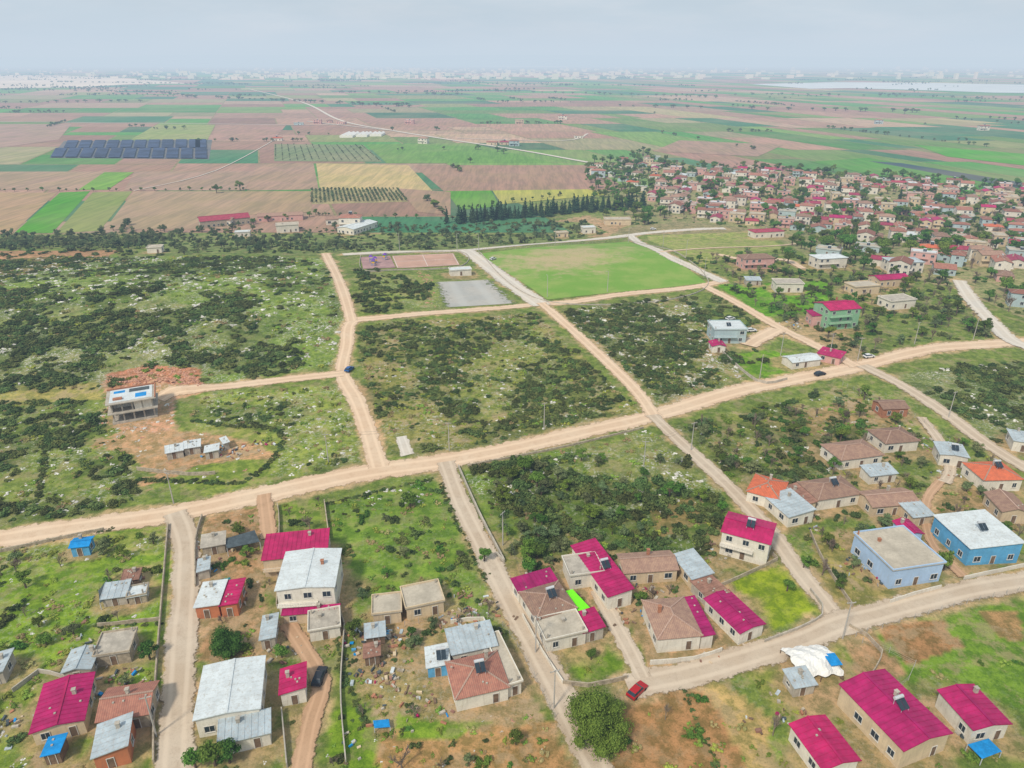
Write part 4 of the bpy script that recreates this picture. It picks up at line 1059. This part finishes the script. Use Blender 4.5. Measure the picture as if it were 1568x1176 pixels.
# ---------------------------------------------------------------- cars
def car(px,py,rz,m):
    x,y=G(px,py); e=empty('parked_car',(x,y,Hf(x,y)+.2),rz)
    def ext(prof,w0,w1=None):
        M_=MB();n_=len(prof);w1=w1 or w0
        M_.add([(p[0],-(w0 if i<n_/2 else w1),p[1]) for i,p in enumerate(prof)]+[(p[0],(w0 if i<n_/2 else w1),p[1]) for i,p in enumerate(prof)],[tuple(range(n_)),tuple(range(2*n_-1,n_-1,-1))]+[(i,n_+i,n_+(i+1)%n_,(i+1)%n_) for i in range(n_)]);return M_
    body=ext([(-2.1,.35),(2.1,.35),(2.15,.7),(1.1,.95),(-2.05,1.0),(-2.15,.7)],.85)
    roof=ext([(-1.5,1.38),(.3,1.38),(.25,1.45),(-1.4,1.45)],.66)
    gl=ext([(-1.95,.98),(1.0,.95),(.35,1.38),(-1.55,1.38)],.80,.68)
    wh=MB()
    for wx_ in(-1.3,1.35):
        for wy_ in(-.88,.68): wh.cyl((wx_,wy_,.32),(wx_,wy_+.2,.32),.32,.32,14)
    bp=MB(); bp.box(2.152,-.6,.42,2.2,.6,.6); bp.box(-2.2,-.6,.42,-2.152,.6,.6)
    parts([('body',m,body),('roof',m,roof),('windows','glass',gl),('wheels','rubber',wh),('bumpers','darkmetal',bp)],parent=e)
for c_ in((535,568,1.3,'carblue'),(975,1062,.8,'carred'),(490,1040,1.5,'cardark'),(1118,490,.5,'carwhite'),(1150,508,.2,'carwhite'),(1330,548,.3,'carwhite'),(1000,352,0,'carwhite'),(755,398,.9,'carwhite'),(1255,575,.4,'cardark')): car(*c_)
def playground(px,py,rz):
    x,y=G(px,py); e=empty('playground_slide',(x,y,Hf(x,y)+.1),rz); A=MB();B=MB();C_=MB()
    for a in(0,1.6):
        for b_ in(0,1.6): A.box(a,b_,0,a+.12,b_+.12,3)
    A.box(0,0,1.5,1.72,1.72,1.6); B.add([(-.2,-.2,3),(1.9,-.2,3),(1.9,1.9,3),(-.2,1.9,3),(.86,.86,4)],[(0,1,4),(1,2,4),(2,3,4),(3,0,4)])
    C_.slab([(1.75,.4,1.5),(1.75,1.3,1.5),(4.6,1.3,.2),(4.6,.4,.2)][::-1],.08); C_.box(-.1,0,1.6,.0,1.6,2.3)
    parts([('tower','tarpblue',A),('canopy','purple',B),('slide','yellow',C_)],parent=e)
playground(566,402,.2);playground(578,404,2);playground(590,399,1);playground(574,408,1.5)
def junk(px,py,r,n_,mats=('whitesheet','concrete','rustsheet','wood','concrete','wood','greysheet','cream','stonewall','rustsheet','tarpdark','brick')):
    x,y=G(px,py); e=empty('scrap_pile',(x,y,Hf(x,y))); R=random.Random(int(px*3+py)); gs={}
    for i in range(int(n_*.75)):
        m_=R.choice(mats) if R.random()>.05 else R.choice(('tarpblue','blue','magenta')); b_=gs.setdefault(m_,MB()); a=R.uniform(0,6.28);q=r*R.random()**.8; cx,cy=q*math.cos(a),q*math.sin(a)
        t=R.uniform(0,3.14);L=R.uniform(.25,1.2);w=R.uniform(.1,.6);hh=R.uniform(.1,.5); z=Hf(x+cx,y+cy)-Hf(x,y)
        b_.beam((cx-math.cos(t)*L/2,cy-math.sin(t)*L/2,z+hh/2),(cx+math.cos(t)*L/2,cy+math.sin(t)*L/2,z+hh/2+R.uniform(-.1,.25)),w,hh)
    parts([('scrap_'+k,k,v) for k,v in gs.items()],parent=e)
for j in((285,690,4,50),(330,692,4,50),(360,690,4,35),(400,680,4,25),(330,835,5,40),(315,870,4,35),(560,985,5,50),(600,975,4,40),(575,1040,5,45),(640,1075,7,35),(720,935,6,45),(590,1010,5,35),(190,905,5,35),
          (190,1040,6,35),(100,1070,6,35),(960,950,4,25),(985,905,4,25),(1090,845,4,20),(1240,800,4,20),(1330,870,6,30),(1450,730,4,20),(1190,1100,6,25),(1320,1060,4,15),(1490,1110,4,20),
          (440,1000,4,25),(350,915,5,30),(1410,680,5,25),(1290,480,5,25),(1215,500,6,25),(760,945,5,25),(700,955,5,30),(1080,1010,3,10),(540,1150,5,12),(120,980,5,20),(20,1110,5,20)): junk(*j)
for (a_,b_) in(((257,705),(282,700)),((284,698),(308,694)),((316,704),(336,701)),((345,690),(352,688))): house('shed',a_,b_,3.5,2.2,'shed','whitesheet','concrete',pitch=.08)
# ---------------------------------------------------------------- light, sky, haze
SE,SR=math.radians(48),math.radians(215)
w=bpy.data.worlds.new('World'); scene.world=w; w.use_nodes=True; n=w.node_tree; bg=n.nodes['Background']
sk=N(n,'ShaderNodeTexSky',sky_type='NISHITA'); sk.sun_disc=False; sk.sun_elevation=SE; sk.sun_rotation=SR; sk.dust_density=2.5; sk.air_density=1.
tc=N(n,'ShaderNodeTexCoord'); mp=N(n,'ShaderNodeMapping'); mp.inputs['Scale'].default_value=(1,1,5); n.links.new(tc.outputs['Generated'],mp.inputs[0])
f=mr(n,noise(n,mp.outputs[0],3.,5,.55),.35,.7,.70,.9)
cl=mixc(n,mr(n,noise(n,mp.outputs[0],5.,5,.6),.35,.7),(5.9,6.9,7.6),(7.4,7.9,8.3))
c=mixc(n,f,sk.outputs[0],cl); n.links.new(c,bg.inputs[0]); bg.inputs[1].default_value=.1
sl=bpy.data.lights.new('sun','SUN'); sl.energy=3.3; sl.angle=math.radians(7); sl.color=(1,.93,.81); so_=link(bpy.data.objects.new('sun',sl))
dx,dy=math.sin(SR),math.cos(SR); dv=Vector((dx*math.cos(SE),dy*math.cos(SE),math.sin(SE))); so_.rotation_euler=dv.to_track_quat('Z','Y').to_euler()
B=MB();B.box(-44000,-2900,PLAIN-40,44000,43000,420)
hm=bpy.data.materials.new('emissive_hazem'); hm.use_nodes=True; hn=hm.node_tree; hn.nodes.remove(hn.nodes['Principled BSDF'])
S=1/6200.; k3=(.84,1.,1.22); L3=(.58,.68,.78); kk=1.4
va=N(hn,'ShaderNodeVolumeAbsorption'); va.inputs['Density'].default_value=S*kk; va.inputs['Color'].default_value=(1-k3[0]/kk,1-k3[1]/kk,1-k3[2]/kk,1)
ve=N(hn,'ShaderNodeEmission'); ve.inputs['Color'].default_value=(L3[0]*k3[0],L3[1]*k3[1],L3[2]*k3[2],1); ve.inputs['Strength'].default_value=S  # emission added to the volume in place of scattered sun and sky light
ad=N(hn,'ShaderNodeAddShader'); hn.links.new(va.outputs[0],ad.inputs[0]); hn.links.new(ve.outputs[0],ad.inputs[1])
hn.links.new(ad.outputs[0],hn.nodes['Material Output'].inputs['Volume']); MATS['haze']=hm
obj('haze',mesh('haze',B.v,B.f,['haze']))
cam=bpy.data.cameras.new('camera'); cam.sensor_width=36; cam.lens=36*FP/1568; cam.clip_start=.5; cam.clip_end=90000
co=link(bpy.data.objects.new('camera',cam)); co.location=(0,0,CAMH); co.rotation_euler=(math.pi/2-PIT,0,0); scene.camera=co
scene.view_settings.view_transform='Standard'; scene.view_settings.look='None'; scene.view_settings.exposure=0
print('instances',CNT[0],'cells',len(cells),'objs',len(bpy.data.objects))
